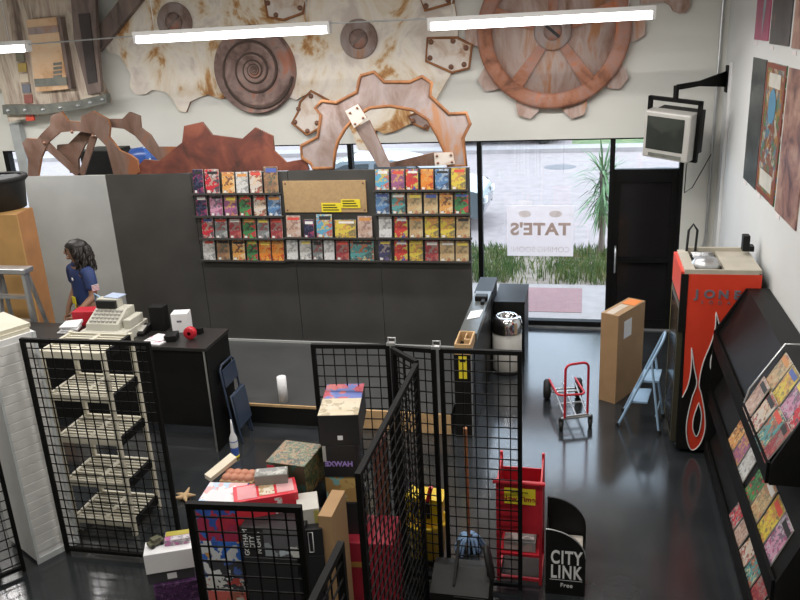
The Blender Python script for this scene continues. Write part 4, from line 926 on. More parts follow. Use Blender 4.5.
cbox('card_reader', 172, 339, .12, .16, .06, M['black'], 'black card terminal on the counter between papers and red tape', 'card terminal', 15)
c = onz(191, 339)
solo('tape_dispenser', MB().lathe([(.02, -.03), (.06, -.03), (.065, -.02), (.065, .02), (.06, .03), (.02, .03)], c+Vector((0, 0, .066)), 20, M=Matrix.Rotation(R_(90), 3, 'X') @ Matrix.Rotation(R_(20), 3, 'Z')), M['red'], 'round red tape roll on the checkout counter', 'tape')
solo('pen_holder', MB().cyl(onz(200, 333), onz(200, 333)+Vector((0, 0, .06)), .04, 14), M['black'], 'short black pen pot on the counter beside the red tape', 'pot')
cbox('red_bin', 90, 323, .28, .18, .16, M['red'], 'red plastic tray behind the cash register', 'tray', 8)
cbox('cardboard_tray', 96, 334, .24, .14, .06, M['card'], 'small brown cardboard tray in front of the red tray', 'tray', -10)
c = onz(73, 331); pw = MB(); random.seed(4)
for k in range(4): pw.prism([c+Vector((random.uniform(-.14, -.08), random.uniform(-.1, -.05), .004+.02*k)), c+Vector((random.uniform(.06, .14), random.uniform(-.1, -.05), .004+.02*k)), c+Vector((random.uniform(.06, .14), random.uniform(.05, .1), .03+.025*k)), c+Vector((random.uniform(-.14, -.06), random.uniform(.05, .1), .02+.02*k))], (0, 0, .012))
solo('crumpled_paper', pw, M['whiteb'], 'crumpled white paper heap at the left of the register', 'papers')
ct2 = Vector((-4.62, 7.06, ZT+.272))
solo('display_box', MB().box((-4.36, 7.04, ZT), (-4.20, 7.16, ZT+.26), bev=.006), M['black'], 'black box on the counter behind the register', 'box')
solo('blue_magazine', MB().prism([(-4.84, 7.02, ZT+.362), (-4.66, 6.99, ZT+.362), (-4.62, 7.1, ZT+.37), (-4.8, 7.14, ZT+.37)], (0, 0, .008)), mat('pale_blue_cover', (.42, .50, .66), .4), 'pale blue booklet lying on top of the cash register', 'booklet')
solo('cable_bundle', MB().tube([(-4.98, 7.1, ZT+.01), (-5.0, 7.12, ZT+.2), (-5.02, 7.14, ZT+.36), (-4.96, 7.13, ZT+.33), (-4.97, 7.12, ZT+.1), (-4.92, 7.13, ZT+.01)], .012, 6), M['lblue'], 'pale blue cable bunch standing behind the register', 'cable')
# folding chair leaning on the counter side
cf = Vector((-3.44, 6.98, 0)); fch = thing('folding_chair', 'dark blue folding chair leaning against the end of the black counter', 'chair', cf)
lean = Vector((-.095, .0, .86))
def fc(u_, h, d=0): return Vector((-3.44, 6.98, .0))+Vector((0.0, .0, 0))+Vector((-.02, 1, 0)).normalized()*u_+lean*h+Vector((.995, 0, .11))*d
obj('rear_frame', MB().tube([fc(-.17, 0), fc(-.17, .45), fc(-.17, .96), fc(-.12, 1.0), fc(.12, 1.0), fc(.17, .96), fc(.17, .45), fc(.17, 0)], .012, 8), M['bluech'], fch)
obj('front_frame', MB().tube([fc(-.14, .0, .045), fc(-.15, .62, .04), fc(.15, .62, .04), fc(.14, .0, .045)], .011, 8), M['bluech'], fch)
obj('backrest', MB().prism([fc(-.16, .74, .008), fc(.16, .74, .008), fc(.16, .95, .008), fc(-.16, .95, .008)], (.015, 0, 0)), M['bluech'], fch)
obj('seat', MB().prism([fc(-.155, .20, .05), fc(.155, .20, .05), fc(.155, .62, .05), fc(-.155, .62, .05)], (.02, 0, 0)), mat('blue_vinyl', (.040, .060, .10), .45), fch)
# paper roll on platform
c = Vector((-3.12, 7.39, .231))
rl = solo('paper_roll', MB().lathe([(.012, 0), (.05, 0), (.05, .29), (.012, .29), (.012, 0)], c, 20), M['whiteb'], 'white paper roll standing on the platform edge', 'paper roll')

# ------------------------------------------------------------------ left corner behind counter
C0, C1 = atz(16, 214.7, 2.2), atz(31, 208, 2.2)
u = (C1-C0); u.z = 0; Lc = 1.1*u.length; u.normalize(); v = Vector((-u.y, u.x, 0))
C0.z = 0
wbx = thing('plywood_shelf', 'tall orange plywood cabinet in the corner behind the ladder', 'cabinet', C0)
obj('front_board', MB().prism([fr(C0, u, v, 0, 0, .232), fr(C0, u, v, .03, 0, .232), fr(C0, u, v, .03, .9, .232), fr(C0, u, v, 0, .9, .232)], (0, 0, 1.968)), M['ply'], wbx)
obj('side_board', MB().prism([fr(C0, u, v, .03, 0, .232), fr(C0, u, v, Lc, 0, .232), fr(C0, u, v, Lc, .03, .232), fr(C0, u, v, .03, .03, .232)], (0, 0, 1.968)), M['plyd'], wbx)
obj('top_board', MB().prism([fr(C0, u, v, .03, .03, 2.15), fr(C0, u, v, Lc, .03, 2.15), fr(C0, u, v, Lc, .9, 2.15), fr(C0, u, v, .03, .9, 2.15)], (0, 0, .05)), M['ply'], wbx)
obj('back_board', MB().prism([fr(C0, u, v, Lc-.03, .03, .232), fr(C0, u, v, Lc, .03, .232), fr(C0, u, v, Lc, .9, .232), fr(C0, u, v, Lc-.03, .9, .232)], (0, 0, 1.918)), M['ply'], wbx)
c = fr(C0, u, v, .42, .40, 2.201)
bt = thing('black_tote', 'black plastic tub on top of the orange plywood cabinet', 'tub', c)
obj('tub', MB().lathe([(0, 0), (.29, 0), (.32, .30), (.34, .32), (.34, .36), (.3, .36), (.27, .06), (0, .05)], c, 28), mat('black_plastic', (.02, .022, .024), .5), bt)
obj('tub_rim', MB().lathe([(.345, .33), (.36, .34), (.36, .375), (.345, .385), (.3, .375)], c, 28), M['rubber'], bt)
# aluminium ladder
Y0 = 7.36
tl_, tr_ = at(-4, 274, Y0), at(22, 272.5, Y0)
al = thing('aluminium_ladder', 'grey aluminium stepladder standing behind the counter at the left edge', 'ladder', (-6.0, Y0, .23))
zb = .232
for s_, pt in ((-1, tl_), (1, tr_)):
    ft = Vector((pt.x+.10*s_, Y0-.12, zb)); obj('side_rail', MB().prism([pt+Vector((-.022, 0, 0)), pt+Vector((.022, 0, 0)), ft+Vector((.022, 0, 0)), ft+Vector((-.022, 0, 0))], (0, .055, 0)), M['alu'], al)
    ft = Vector((pt.x+.12*s_, Y0+.26, zb)); obj('rear_rail', MB().prism([pt+Vector((-.018, .06, -.02)), pt+Vector((.018, .06, -.02)), ft+Vector((.018, 0, 0)), ft+Vector((-.018, 0, 0))], (0, .03, 0)), M['alu'], al)
obj('top_cap', MB().box((tl_.x-.04, Y0-.03, tr_.z-.02), (tr_.x+.05, Y0+.14, tr_.z+.04), bev=.01), M['alu'], al)
for k in range(1, 5):
    f_ = k/5.0; zz = tr_.z+(zb-tr_.z)*f_; yk = Y0-.12*f_
    obj('tread', MB().box((tl_.x-.10*f_+.02, yk-.01, zz-.015), (tr_.x+.10*f_-.02, yk+.07, zz+.015)), M['alu'], al)
# ------------------------------------------------------------------ box pile
def qbox(TL, TR, BL, BTL, Y, d=None, zbot=None):
    a = at(*TL, Y); z = a.z; b = atz(*TR, z); u = b-a; w = u.length; u.normalize(); v = Vector((-u.y, u.x, 0))
    if d is None: d = max(.05, (atz(*BTL, z)-a).dot(v))
    z0 = at(*BL, Y).z if zbot is None else zbot
    o = Vector((a.x, a.y, z0))
    Mx = Matrix(((u.x, v.x, 0, o.x), (u.y, v.y, 0, o.y), (0, 0, 1, o.z), (0, 0, 0, 1)))
    return Mx, w, d, z-z0
def carton(name, label, q, m, cat='box', group='boxes in the pile', decals=(), top=None):
    Mx, w, d, h = q
    t = thing(name, label, cat, Mx @ Vector((w/2, d/2, 0)), group)
    obj('box', MB().box((0, 0, 0), (w, d, h), M=Mx, bev=.003), m, t)
    for (nm, a, b, c_, e, mm) in decals:       # on the front face, fractions of width and height
        obj(nm, MB().box((a*w, -.0025, b*h), (c_*w, -.0003, e*h), M=Mx), mm, t)
    if top:
        for (nm, a, b, c_, e, mm) in top: obj(nm, MB().box((a*w, b*d, h+.0003), (c_*w, e*d, h+.0025), M=Mx), mm, t)
    return t, Mx
def pk(name, cols, scale=14, rough=.35): return patchy(name, [(i/len(cols), c) for i, c in enumerate(cols)], scale, 2, rough, bump=0, const=True, vor=True)
toyA = pk('toy_print_blue_red', [(.03, .09, .38), (.45, .03, .06), (.05, .14, .50), (.36, .03, .08)], 13)
toyB = pk('toy_print_blue_mix', [(.03, .10, .40), (.04, .15, .55), (.55, .30, .10), (.60, .62, .65)], 14)
toyC = pk('toy_print_white', [(.62, .64, .68), (.08, .14, .40), (.70, .70, .72), (.05, .05, .06)], 11)
toyD = pk('toy_print_small', [(.60, .60, .58), (.05, .05, .06), (.45, .07, .06), (.62, .62, .60)], 18)
toytop = pk('toy_print_pale', [(.66, .62, .66), (.62, .36, .36), (.40, .52, .70), (.70, .68, .70)], 10)
jungle = pk('jungle_print', [(.03, .07, .04), (.26, .13, .05), (.06, .10, .04), (.22, .19, .10), (.02, .03, .02)], 30)
greenp = pk('dark_green_print', [(.03, .10, .08), (.05, .14, .11), (.02, .05, .05), (.05, .05, .03)], 9)
mapt = pk('teal_map_print', [(.22, .45, .45), (.55, .38, .14), (.30, .50, .46), (.42, .26, .10)], 12)
cream = mat('cream_print', (.60, .52, .38), .5); creamd = pk('cream_text', [(.60, .52, .38), (.40, .33, .22), (.62, .54, .42)], 16)
sunset = pk('red_blue_print', [(.42, .05, .08), (.08, .13, .40), (.50, .10, .10), (.50, .28, .12)], 12)
purplep = pk('purple_print', [(.05, .018, .065), (.09, .03, .11), (.03, .012, .04), (.16, .08, .18)], 30)
nightp = mat('near_black_card', (.018, .018, .020), .4)
# red box group
carton('black_carton', 'tall plain black carton at the bottom of the pile behind the wire panel', qbox((244, 557), (297, 560), (243, 600), (0, 0), 3.9, .26, 0.001), nightp)
qb = qbox((240, 527), (303, 530), (241, 556), (0, 0), 3.91, .26)
tb, Mb = carton('lettered_box', 'black box with white lettering and a pale photo panel, under the red box', qb, nightp, decals=[('photo_panel', .36, .06, .98, .94, pk('photo_grey_blue', [(.50, .56, .62), (.62, .62, .60), (.30, .33, .36), (.12, .12, .13)], 9))])
w, h = qb[1], qb[3]
for k, s_ in enumerate(('GOTHAM', 'CITY', 'NIGHTS')):
    text('lettering', s_, .045, Mb @ Vector((w*(.07+.10*k), -.003, h*.5)), Mb.to_3x3() @ Vector((0, 0, 1)), Mb.to_3x3() @ Vector((-1, 0, 0)), M['white'], tb, .0008)
qr = qbox((234, 503), (298, 492), (236, 526), (233, 487), 3.97)
tb, Mb = carton('red_toy_box', 'bright red box on top of the pile behind the wire panel', qr, M['redl'], decals=[('spine_print', .62, .1, .74, .9, pk('white_red_text', [(.62, .03, .05), (.70, .65, .66), (.62, .03, .05)], 30)), ('character_panel', .68, .0, .98, .3, pk('orange_white', [(.70, .25, .08), (.66, .62, .60), (.10, .10, .14)], 14))],
       top=[('top_print', .06, .1, .36, .9, mat('rose_print', (.62, .25, .27), .4)), ('photo_panel', .40, .15, .64, .9, pk('photo_warm', [(.45, .30, .16), (.62, .55, .42), (.50, .08, .06), (.66, .6, .5)], 22)), ('text_panel', .68, .15, .95, .9, mat('rose_text', (.64, .35, .36), .4))])
# toy packages
z_prev = None
levels = [(506, 541, toyA, 'blue and red toy package, topmost of its stack at the left of the pile', toytop), (541, 560, toyB, 'blue toy package second from the top of the left stack', None), (560, 577, toyC, 'white and blue toy package third from the top of the left stack', None), (577, 590, toyD, 'white package with small pictures, fourth from the top of the left stack', None)]
zt_ = at(195, 506, 3.96).z; zs = [zt_]
for ya, yb_, m_, lb, tp_ in levels:
    zb_ = at(200, yb_, 3.96).z
    Mx, w, d, h = qbox((194.5, 506), (236, 507), (0, 0), (206, 482), 3.96, None, zs[0]-.1)
    Mx = Mx.copy(); Mx[2][3] = zb_+.001; hh = zs[-1]-zb_-.001; zs.append(zb_)
    carton('toy_package', lb, (Mx, w, d, hh), m_, 'toy box', 'toy packages in the left stack', top=[('lid_print', .02, .02, .98, .98, tp_)] if tp_ else None)
Mx = Mx.copy(); Mx[2][3] = .001
carton('toy_package', 'red and brown package at the base of the left stack', (Mx, w, d, zs[-1]-.002), pk('toy_print_brown', [(.35, .12, .08), (.50, .45, .40), (.16, .07, .05), (.55, .12, .10)], 13), 'toy box', 'toy packages in the left stack')
# behind the red box
q = qbox((219, 481), (252, 483), (219, 500), (227, 469.5), 4.42, None, .001)
t, Mb = carton('open_carton', 'tan carton of brown round things behind the red box', q, M['card'], top=[('inner_paper', .05, .06, .95, .94, mat('tan_paper', (.50, .38, .26), .6))])
ov = MB()
for i in range(4):
    for j in range(2): ov.lathe([(.0, .03), (.02, .027), (.034, .015), (.038, 0)], Mb @ Vector((q[1]*(.17+.22*i), q[2]*(.3+.4*j), q[3]+.003)), 12)
obj('brown_rounds', ov, mat('terracotta_round', (.48, .20, .12), .5), t)['kind'] = 'stuff'
ztop = q[3]
a = at(206, 478, 4.62); 
zz = q[3]+.004
pA, pB, pC, pD = [atz(x, y, z_) for x, y, z_ in ((205, 478, zz), (211, 482, zz), (237, 461, zz+.05), (231, 456.5, zz+.05))]
q2 = qbox((254, 477), (287, 474), (255, 495), (258, 471), 4.17, .10, .001)
carton('grey_box', 'grey patterned box between the red box and the jungle print box', q2, mat('grey_card', (.22, .22, .20), .5), top=[('lid_print', .05, .05, .95, .95, pk('grey_print', [(.30, .30, .27), (.16, .16, .15), (.45, .44, .40)], 14))])
solo('cream_book', MB().prism([pA, pB, pC, pD], (0, 0, .03)), [mat('cream_cover', (.62, .56, .44), .5)], 'cream hardcover book tilted on the tan carton', 'book')
q3 = qbox((265.5, 462), (304, 467), (267, 492), (291, 441), 4.36, None, None)
t, Mb = carton('jungle_box', 'dark green jungle print box standing askew behind the red box', q3, greenp, decals=[('small_logo', .03, .78, .22, .92, M['redl'])], top=[('lid_print', .0, .0, 1, 1, jungle)])
obj('side_print', MB().box((q3[1]+.0003, 0, 0), (q3[1]+.0025, q3[2], q3[3]), M=Mb), jungle, t)
Ms = Mb.copy(); Ms[2][3] = .001
carton('black_carton', 'plain black carton supporting the jungle print box', (Ms, q3[1], q3[2], Mb[2][3]-.002), nightp)
q4 = qbox((297, 511), (319, 508), (299, 528), (300, 497), 4.02, .2, None)
carton('white_box', 'small white box between red box and brown carton', q4, mat('dull_white_card', (.50, .48, .44), .5), decals=[('yellow_corner', .75, .1, .98, .9, mat('olive_print', (.40, .36, .10), .5))])
q5 = qbox((304, 530), (322, 529), (305, 556), (0, 0), 3.98, .24, None)
t, Mb = carton('device_box', 'black box with white outline drawing, right of the lettered box', q5, nightp)
obj('outline_print', MB().tube([Mb @ Vector((q5[1]*u_, -.002, q5[3]*v_)) for u_, v_ in ((.2, .15), (.2, .9), (.45, .9), (.45, .15), (.2, .15))], .003, 5), M['white'], t)
Ms = Mb.copy(); Ms[2][3] = .001
carton('black_carton', 'narrow black carton under the outline drawing box', (Ms, q5[1], q5[2], Mb[2][3]-.002), nightp)
Ms = q4[0].copy(); 
# brown carton
zt_ = at(326, 489, 4.4).z
q6 = qbox((300, 520), (330, 515), (300, 590), (0, 0), 4.33, .30, .001)
pb = atx(339, 488, -1.49)
carton('brown_carton', 'plain brown cardboard carton standing at the right of the pile', (Matrix.Translation((-1.555, 4.02, .001)), .09, .30, at(330, 500, 4.2).z), M['card'], decals=[])
# tall stack
q7 = qbox((317.5, 416), (358, 415), (318.6, 445.5), (321.5, 385), 4.5)
t, Mb = carton('statue_box', 'black box with cream band and red and blue lid, topmost of the tall stack', q7, nightp, group='boxes in the tall stack', decals=[('barcode_label', .45, .18, .58, .32, M['whiteb'])], top=[('lid_print', 0, 0, 1, .52, creamd), ('lid_print', 0, .52, 1, 1, sunset)])
def under(prev, TL, TR, yb, Y, zb=None):
    q = qbox(TL, TR, (TL[0]+2, yb), (0, 0), Y, .27, zb); return q
q8 = under(q7, (322, 447), (356, 447), 477, 4.505)
q8 = (q8[0], q8[1], .27, q7[0][2][3]-.001-q8[0][2][3])
t, Mb = carton('statue_box', 'black box with purple lettering, second from the top of the tall stack', q8, nightp, group='boxes in the tall stack', decals=[('grey_picture', .0, .5, .1, .98, M['tvgrey'])])
text('lettering', 'HAWXE', .052, Mb @ Vector((q8[1]*.46, -.003, q8[3]*.42)), Mb.to_3x3() @ Vector((1, 0, 0)), (0, 0, 1), mat('violet_ink', (.34, .24, .60), .5), t, .0008, mirror=True, bold=.002)
q9 = under(q8, (325, 478), (357, 478), 502, 4.51); q9 = (q9[0], q9[1], .27, q8[0][2][3]-.001-q9[0][2][3])
carton('map_box', 'teal and ochre map print box, third from the top of the tall stack', q9, mapt, group='boxes in the tall stack')
q10 = under(q9, (327, 503), (362, 503), 534, 4.50); q10 = (q10[0], q10[1], .27, q9[0][2][3]-.001-q10[0][2][3])
carton('black_carton', 'plain black box in the tall stack, below the map print box', q10, nightp, group='boxes in the tall stack')
zz = q10[0][2][3]
q11 = (Matrix.Translation((-1.56, 4.42, .001)) @ Matrix.Rotation(R_(4), 4, 'Z'), .36, .34, zz-.002)
carton('red_carton', 'dark red carton with gold lettering at the base of the tall stack', q11, mat('dark_red_card', (.34, .02, .04), .45), group='boxes in the tall stack', decals=[('gold_print', .05, .20, .75, .26, mat('gold_ink', (.42, .22, .06), .4)), ('gold_print', .1, .72, .5, .78, mat('gold_ink', (.42, .22, .06), .4))])
# side box behind the tall stack
solo('brown_book', MB().box((-1.40, 4.78, 0), (-1.33, 4.92, at(368, 440, 4.8).z), bev=.004), mat('brown_cover', (.20, .08, .06), .5), 'dark maroon box slab standing right of the tall stack', 'box')
# white box group on the floor
q12 = qbox((143, 556), (193, 548), (146, 575), (142, 543), 4.36)
q13 = qbox((147, 576), (194, 568), (148, 585), (0, 0), 4.37, q12[2]-.02); q13 = (q13[0], q13[1], q13[2], q12[0][2][3]-.001-q13[0][2][3])
q14 = qbox((153, 586), (200, 579), (154, 600), (0, 0), 4.36, q12[2]+.02, .001); q14 = (q14[0], q14[1], q14[2], q13[0][2][3]-.002)
wbx_, Mw = carton('white_shoebox', 'plain white box topmost of the low stack on the floor', q12, M['whiteb'], group='low box stack on the floor')
carton('dark_box', 'dark grey flat box under the plain white box', q13, mat('dark_grey_card', (.05, .05, .055), .5), group='low box stack on the floor', decals=[('white_label', .42, .25, .62, .75, M['whiteb'])])
carton('purple_box', 'dark purple printed box at the base of the low stack', q14, purplep, group='low box stack on the floor', decals=[('pale_print', .35, .12, .55, .22, M['greyink'])])
zt_ = q12[0][2][3]+q12[3]+.001
c = atz(178, 541, zt_); Mx = Matrix.Translation(c) @ Matrix.Rotation(R_(22), 4, 'Z')
t = thing('trading_pack', 'yellow and pink printed pack lying on the white box', 'pack', c)
obj('wrapper', MB().box((-.09, -.05, 0), (.09, .06, .05), M=Mx, bev=.004), pk('pack_print_pink', [(.55, .50, .55), (.45, .15, .32), (.30, .28, .32), (.60, .56, .58)], 24), t)
obj('yellow_top', MB().box((-.085, .0, .0505), (.085, .058, .053), M=Mx), mat('olive_yellow', (.45, .38, .06), .4), t)
c = atz(156, 545, zt_); Mx = Matrix.Translation(c) @ Matrix.Rotation(R_(55), 4, 'Z')
solo('toy_car', MB().box((-.06, -.03, .012), (.06, .03, .04), M=Mx, bev=.008).box((-.03, -.026, .04), (.035, .026, .065), M=Mx, bev=.006).cyl(Mx @ Vector((-.035, -.034, .014)), Mx @ Vector((-.035, .034, .014)), .014, 12, 1).cyl(Mx @ Vector((.035, -.034, .014)), Mx @ Vector((.035, .034, .014)), .014, 12, 1), [mat('toy_green_red', (.10, .10, .06), .4), M['rubber']], 'small dark toy car on the white box beside the printed pack', 'toy')
# starfish and bottle on the floor
c = atz(185, 499, 0.0)
sf = MB(); 
for k in range(5):
    a_ = 2*math.pi*k/5+.3; d = Vector((math.cos(a_), math.sin(a_), 0)); sf.tube([c+Vector((0, 0, .03)), c+d*.05+Vector((0, 0, .035)), c+d*.10+Vector((0, 0, .03+.03*(k % 2)))], [.03, .02, .006], 8)
solo('dried_starfish', sf, mat('tan_starfish', (.48, .33, .18), .8), 'tan starfish-shaped ornament on the floor behind the box pile', 'ornament')
c = Vector((-3.35, 6.56, 0)); bt_ = thing('glue_bottle', 'white and blue pointed bottle standing on the floor near the folding chair', 'bottle', c)
obj('bottle', MB().lathe([(0, 0), (.038, 0), (.04, .02), (.04, .19), (.036, .20), (0, .2)], c, 18), mat('blue_label', (.05, .12, .42), .4), bt_)
obj('shoulder', MB().lathe([(.0405, .12), (.041, .16), (.038, .22), (.016, .28), (.013, .34), (.005, .42), (0, .42)], c, 18), M['whiteb'], bt_)
obj('base_ring', MB().lathe([(.0385, .001), (.0415, .001), (.0415, .03), (.040, .03)], c, 18), M['yel'], bt_)

# ------------------------------------------------------------------ news stands
X0, X1, Ya, Yb_ = -.558, -.245, 5.06, 5.40
ns = thing('news_stand', 'red metal newspaper stand with yellow sign', 'news stand', ((X0+X1)/2, (Ya+Yb_)/2, 0))
t_ = .022
for x in (X0, X1):
    obj('post', MB().box((x-t_/2, Ya, 0), (x+t_/2, Ya+t_, .88)), M['red'], ns)
    obj('side_panel', MB().prism([(x-.006, Ya+t_, .30), (x-.006, Yb_-t_, .30), (x-.006, Yb_-t_, .90), (x-.006, Ya+t_, .86)], (.012, 0, 0)), M['red'], ns)
    obj('post', MB().box((x-t_/2, Yb_-t_, 0), (x+t_/2, Yb_, .93)), M['red'], ns)
    obj('side_rail', MB().box((x-t_/2, Ya+t_, .03), (x+t_/2, Yb_-t_, .05)), M['red'], ns)
obj('top_bar', MB().tube([(X0-.03, Ya-.005, .87), (X1+.03, Ya-.005, .87)], .018, 10), M['red'], ns)
fp = obj('front_panel', MB().box((X0+.012, Ya+.006, .44), (X1-.012, Ya+.016, .86)), M['red'], ns)
for z_ in (.03, .24): obj('lower_bar', MB().box((X0+.012, Ya, z_), (X1-.012, Ya+.02, z_+.022)), M['red'], ns)
obj('inner_shelf', MB().box((X0+.012, Ya+.022, .24), (X1-.012, Yb_-.02, .255)), M['red'], ns)
obj('back_panel', MB().box((X0+.012, Yb_-.016, .26), (X1-.012, Yb_-.006, .80)), M['red'], ns)
sgp = obj('sign_plate', MB().box((X0+.05, Ya-.002, .69), (X1-.04, Ya+.005, .82)), M['yel'], ns)
text('lettering', 'New Times', .056, ((X0+X1)/2+.005, Ya-.004, .735), (1, 0, 0), (0, 0, 1), mat('dark_red_ink', (.35, .03, .02), .5), ns, .001, bold=.0015)
text('lettering', 'South Florida', .022, ((X0+X1)/2+.005, Ya-.004, .79), (1, 0, 0), (0, 0, 1), M['ink'], ns, .001)
solo('newspaper_stack', MB().box((X0+.04, Ya+.04, .256), (X1-.04, Yb_-.05, .34)).box((X0+.06, Ya+.045, .341), (X1-.05, Yb_-.06, .36)), [pk('newsprint', [(.58, .57, .55), (.30, .30, .30), (.62, .61, .60), (.40, .36, .34)], 16, .8)], 'newspapers stacked inside the red news stand', 'newspapers')
# black free paper stand
fx0, fx1, fy0, fy1 = -.205, .078, 4.98, 5.24
fs = thing('paper_stand', 'black free paper stand with curved tops and large white letters', 'news stand', ((fx0+fx1)/2, (fy0+fy1)/2, 0))
def cpan(y, h0, h1, th=.012):
    w = fx1-fx0; pts = [(fx0, y, 0), (fx1, y, 0), (fx1, y, h1)]
    for k in range(1, 13):
        a_ = math.pi/2*k/12; pts.append((fx0+w*math.cos(a_), y, h1+(h0-h1)*math.sin(a_)))
    return MB().prism(pts, (0, th, 0))
obj('front_panel', cpan(fy0, .555, .33), M['black'], fs)
obj('back_panel', cpan(fy1-.012, .66, .42), M['black'], fs)
obj('side_panel', MB().box((fx0, fy0+.0125, 0), (fx0+.012, fy1-.0125, .5)), M['black'], fs)
obj('side_panel', MB().box((fx1-.012, fy0+.0125, 0), (fx1, fy1-.0125, .32)), M['black'], fs)
obj('paper_shelf', MB().box((fx0+.012, fy0+.0125, .10), (fx1-.012, fy1-.0125, .115)), M['black'], fs)
ed = MB(); w = fx1-fx0
ed.tube([(fx0+w*math.cos(math.pi/2*k/12), fy0-.001, .33+.225*math.sin(math.pi/2*k/12)) for k in range(13)], .005, 6)
obj('edge_trim', ed, M['alu'], fs)
xm = (fx0+fx1)/2
text('lettering', 'CITY', .155, (xm+.005, fy0-.002, .32), (1, 0, 0), (0, 0, 1), M['white'], fs, .001, sx=.60, bold=.004, space=1.14)
text('lettering', 'LINK', .155, (xm+.005, fy0-.002, .195), (1, 0, 0), (0, 0, 1), M['white'], fs, .001, sx=.60, bold=.004, space=1.14)
text('lettering', 'Free', .05, (xm+.01, fy0-.002, .085), (1, 0, 0), (0, 0, 1), M['white'], fs, .001)
obj('letter_rule', MB().box((fx0+.03, fy0-.0015, .128), (fx1-.02, fy0-.0003, .131)), M['white'], fs)
solo('newspaper_stack', MB().box((fx0+.02, fy0+.02, .116), (fx1-.02, fy1-.02, .36), bev=.01), [pk('newsprint_tan', [(.50, .46, .40), (.40, .36, .30), (.56, .52, .46)], 16, .8)], 'tan papers in the black free paper stand', 'newspapers')

# ------------------------------------------------------------------ mop, bucket, dustbin
bc = Vector((-1.15, 5.25, 0))
bk_ = thing('mop_bucket', 'yellow plastic mop bucket behind the wire panel', 'bucket', bc)
obj('tub', MB().lathe([(0, .06), (.13, .06), (.15, .08), (.175, .34), (.19, .36), (.19, .38), (.165, .38), (.14, .10), (0, .09)], bc, 28, M=Matrix.Diagonal((1.0, .85, 1))), M['yellow'], bk_)
obj('wringer', MB().prism([bc+Vector((-.15, -.08, .385)), bc+Vector((.14, -.08, .385)), bc+Vector((.17, -.10, .60)), bc+Vector((-.10, -.10, .62)), bc+Vector((-.17, -.08, .50))], (0, .17, 0)), M['yellow'], bk_)
obj('wringer_slot', MB().box(bc+Vector((-.06, -.104, .44)), bc+Vector((-.03, -.101, .56))).box(bc+Vector((.04, -.104, .44)), bc+Vector((.07, -.101, .56))), M['rubber'], bk_)
obj('handle', MB().tube([bc+Vector((.02, -.11, .36)), bc+Vector((.03, -.13, .50)), bc+Vector((.06, -.13, .62))], .014, 8), M['rubber'], bk_)
obj('handle_grip', MB().tube([bc+Vector((.06, -.13, .62)), bc+Vector((.09, -.13, .74))], .017, 10), M['red'], bk_)
for a_ in (45, 135, 225, 315): obj('caster', MB().lathe([(0, -.02), (.03, -.02), (.03, .02), (0, .02)], bc+Vector((.11*math.cos(R_(a_)), .10*math.sin(R_(a_)), .03)), 14, M=Matrix.Rotation(R_(90), 3, 'X')), M['rubber'], bk_)
mb0 = Vector((-.83, 5.42, .10)); mtop = Vector((-.775, 5.03, 1.30))
mp = thing('mop', 'wooden handled mop with blue head leaning on the wire panel', 'mop', (-.83, 5.42, 0))
obj('handle', MB().tube([mb0, mtop], .013, 10), mat('orange_wood', (.48, .20, .08), .5), mp)
hd = MB(); random.seed(8)
for k in range(46):
    a_ = random.uniform(0, 6.283); r_ = random.uniform(.05, .14); p_ = mb0+Vector((0, 0, .02))
    hd.tube([p_, p_+Vector((math.cos(a_)*r_*.6, math.sin(a_)*r_*.6, -.01)), (mb0.x+math.cos(a_)*r_, mb0.y+math.sin(a_)*r_, .014)], .011, 5)
obj('mop_head', hd, mat('blue_yarn', (.16, .26, .42), .9), mp)
obj('clamp', MB().cyl(mb0-Vector((.03, 0, 0)), mb0+Vector((.03, 0, .02)), .022, 10), M['rubber'], mp)
# black plastic seat-like bin
bb = Vector((-.80, 4.72, 0))
bn_ = thing('plastic_seat', 'black plastic seat shell with side fin and oval paddle in front of the wire panel', 'seat', bb)
sx0, sx1, sy0, sy1 = at(431, 570, 4.68).x, at(489, 570, 4.68).x, 4.60, 4.90
hz = .27
obj('base_shell', MB().prism([(sx0, sy0+.04, .0), (sx0, sy1, 0), (sx0, sy1, hz+.02), (sx0, sy1-.10, hz+.03), (sx0, sy0, hz-.06)], (sx1-sx0, 0, 0)), mat('worn_black_plastic', (.008, .008, .007), .55), bn_)
rb = MB()
for k in range(7): rb.tube([(sx0+.17, sy0-.004+.03*(k/6.)*0, .03+.028*k), (sx1-.02, sy0+.03-.035*(k/6.), .03+.028*k)], .006, 5)
obj('rib', rb, M['rubber'], bn_)
xf = sx0+.155
obj('side_fin', MB().prism([(xf, sy0-.02, .02), (xf, sy1-.06, hz), (xf+.015, sy1-.05, hz+.22), (xf, sy0+.06, hz-.02)], (.018, 0, 0)), mat('grey_black_plastic', (.012, .012, .012), .5), bn_)
xo = sx1-.015; oc = Vector((xo+.01, sy1-.16, hz+.13))
obj('oval_paddle', MB().lathe([(0, .014), (.05, .014), (.058, .006), (.058, -.006), (.05, -.014), (0, -.014)], oc, 28, M=Matrix.Rotation(R_(-12), 3, 'X') @ Matrix.Rotation(R_(78), 3, 'Y') @ Matrix.Diagonal((2.3, 1.25, 1.2))), mat('grey_black_plastic', (.012, .012, .012), .5), bn_)
obj('paddle_arm', MB().tube([(xo+.005, sy1-.12, .1), (xo+.012, sy1-.14, hz+.05)], .025, 8), M['rubber'], bn_)
# dark clutter at the lower left
solo('cable_pile', MB().tube([(-4.62+.10*math.cos(k*1.1)*(1-.002*k), 4.52+.09*math.sin(k*1.1), .012+.0022*k) for k in range(60)], .011, 6), mat('brown_cord', (.07, .035, .025), .7), 'coil of dark brown cord on the floor at the lower left corner', 'cord')

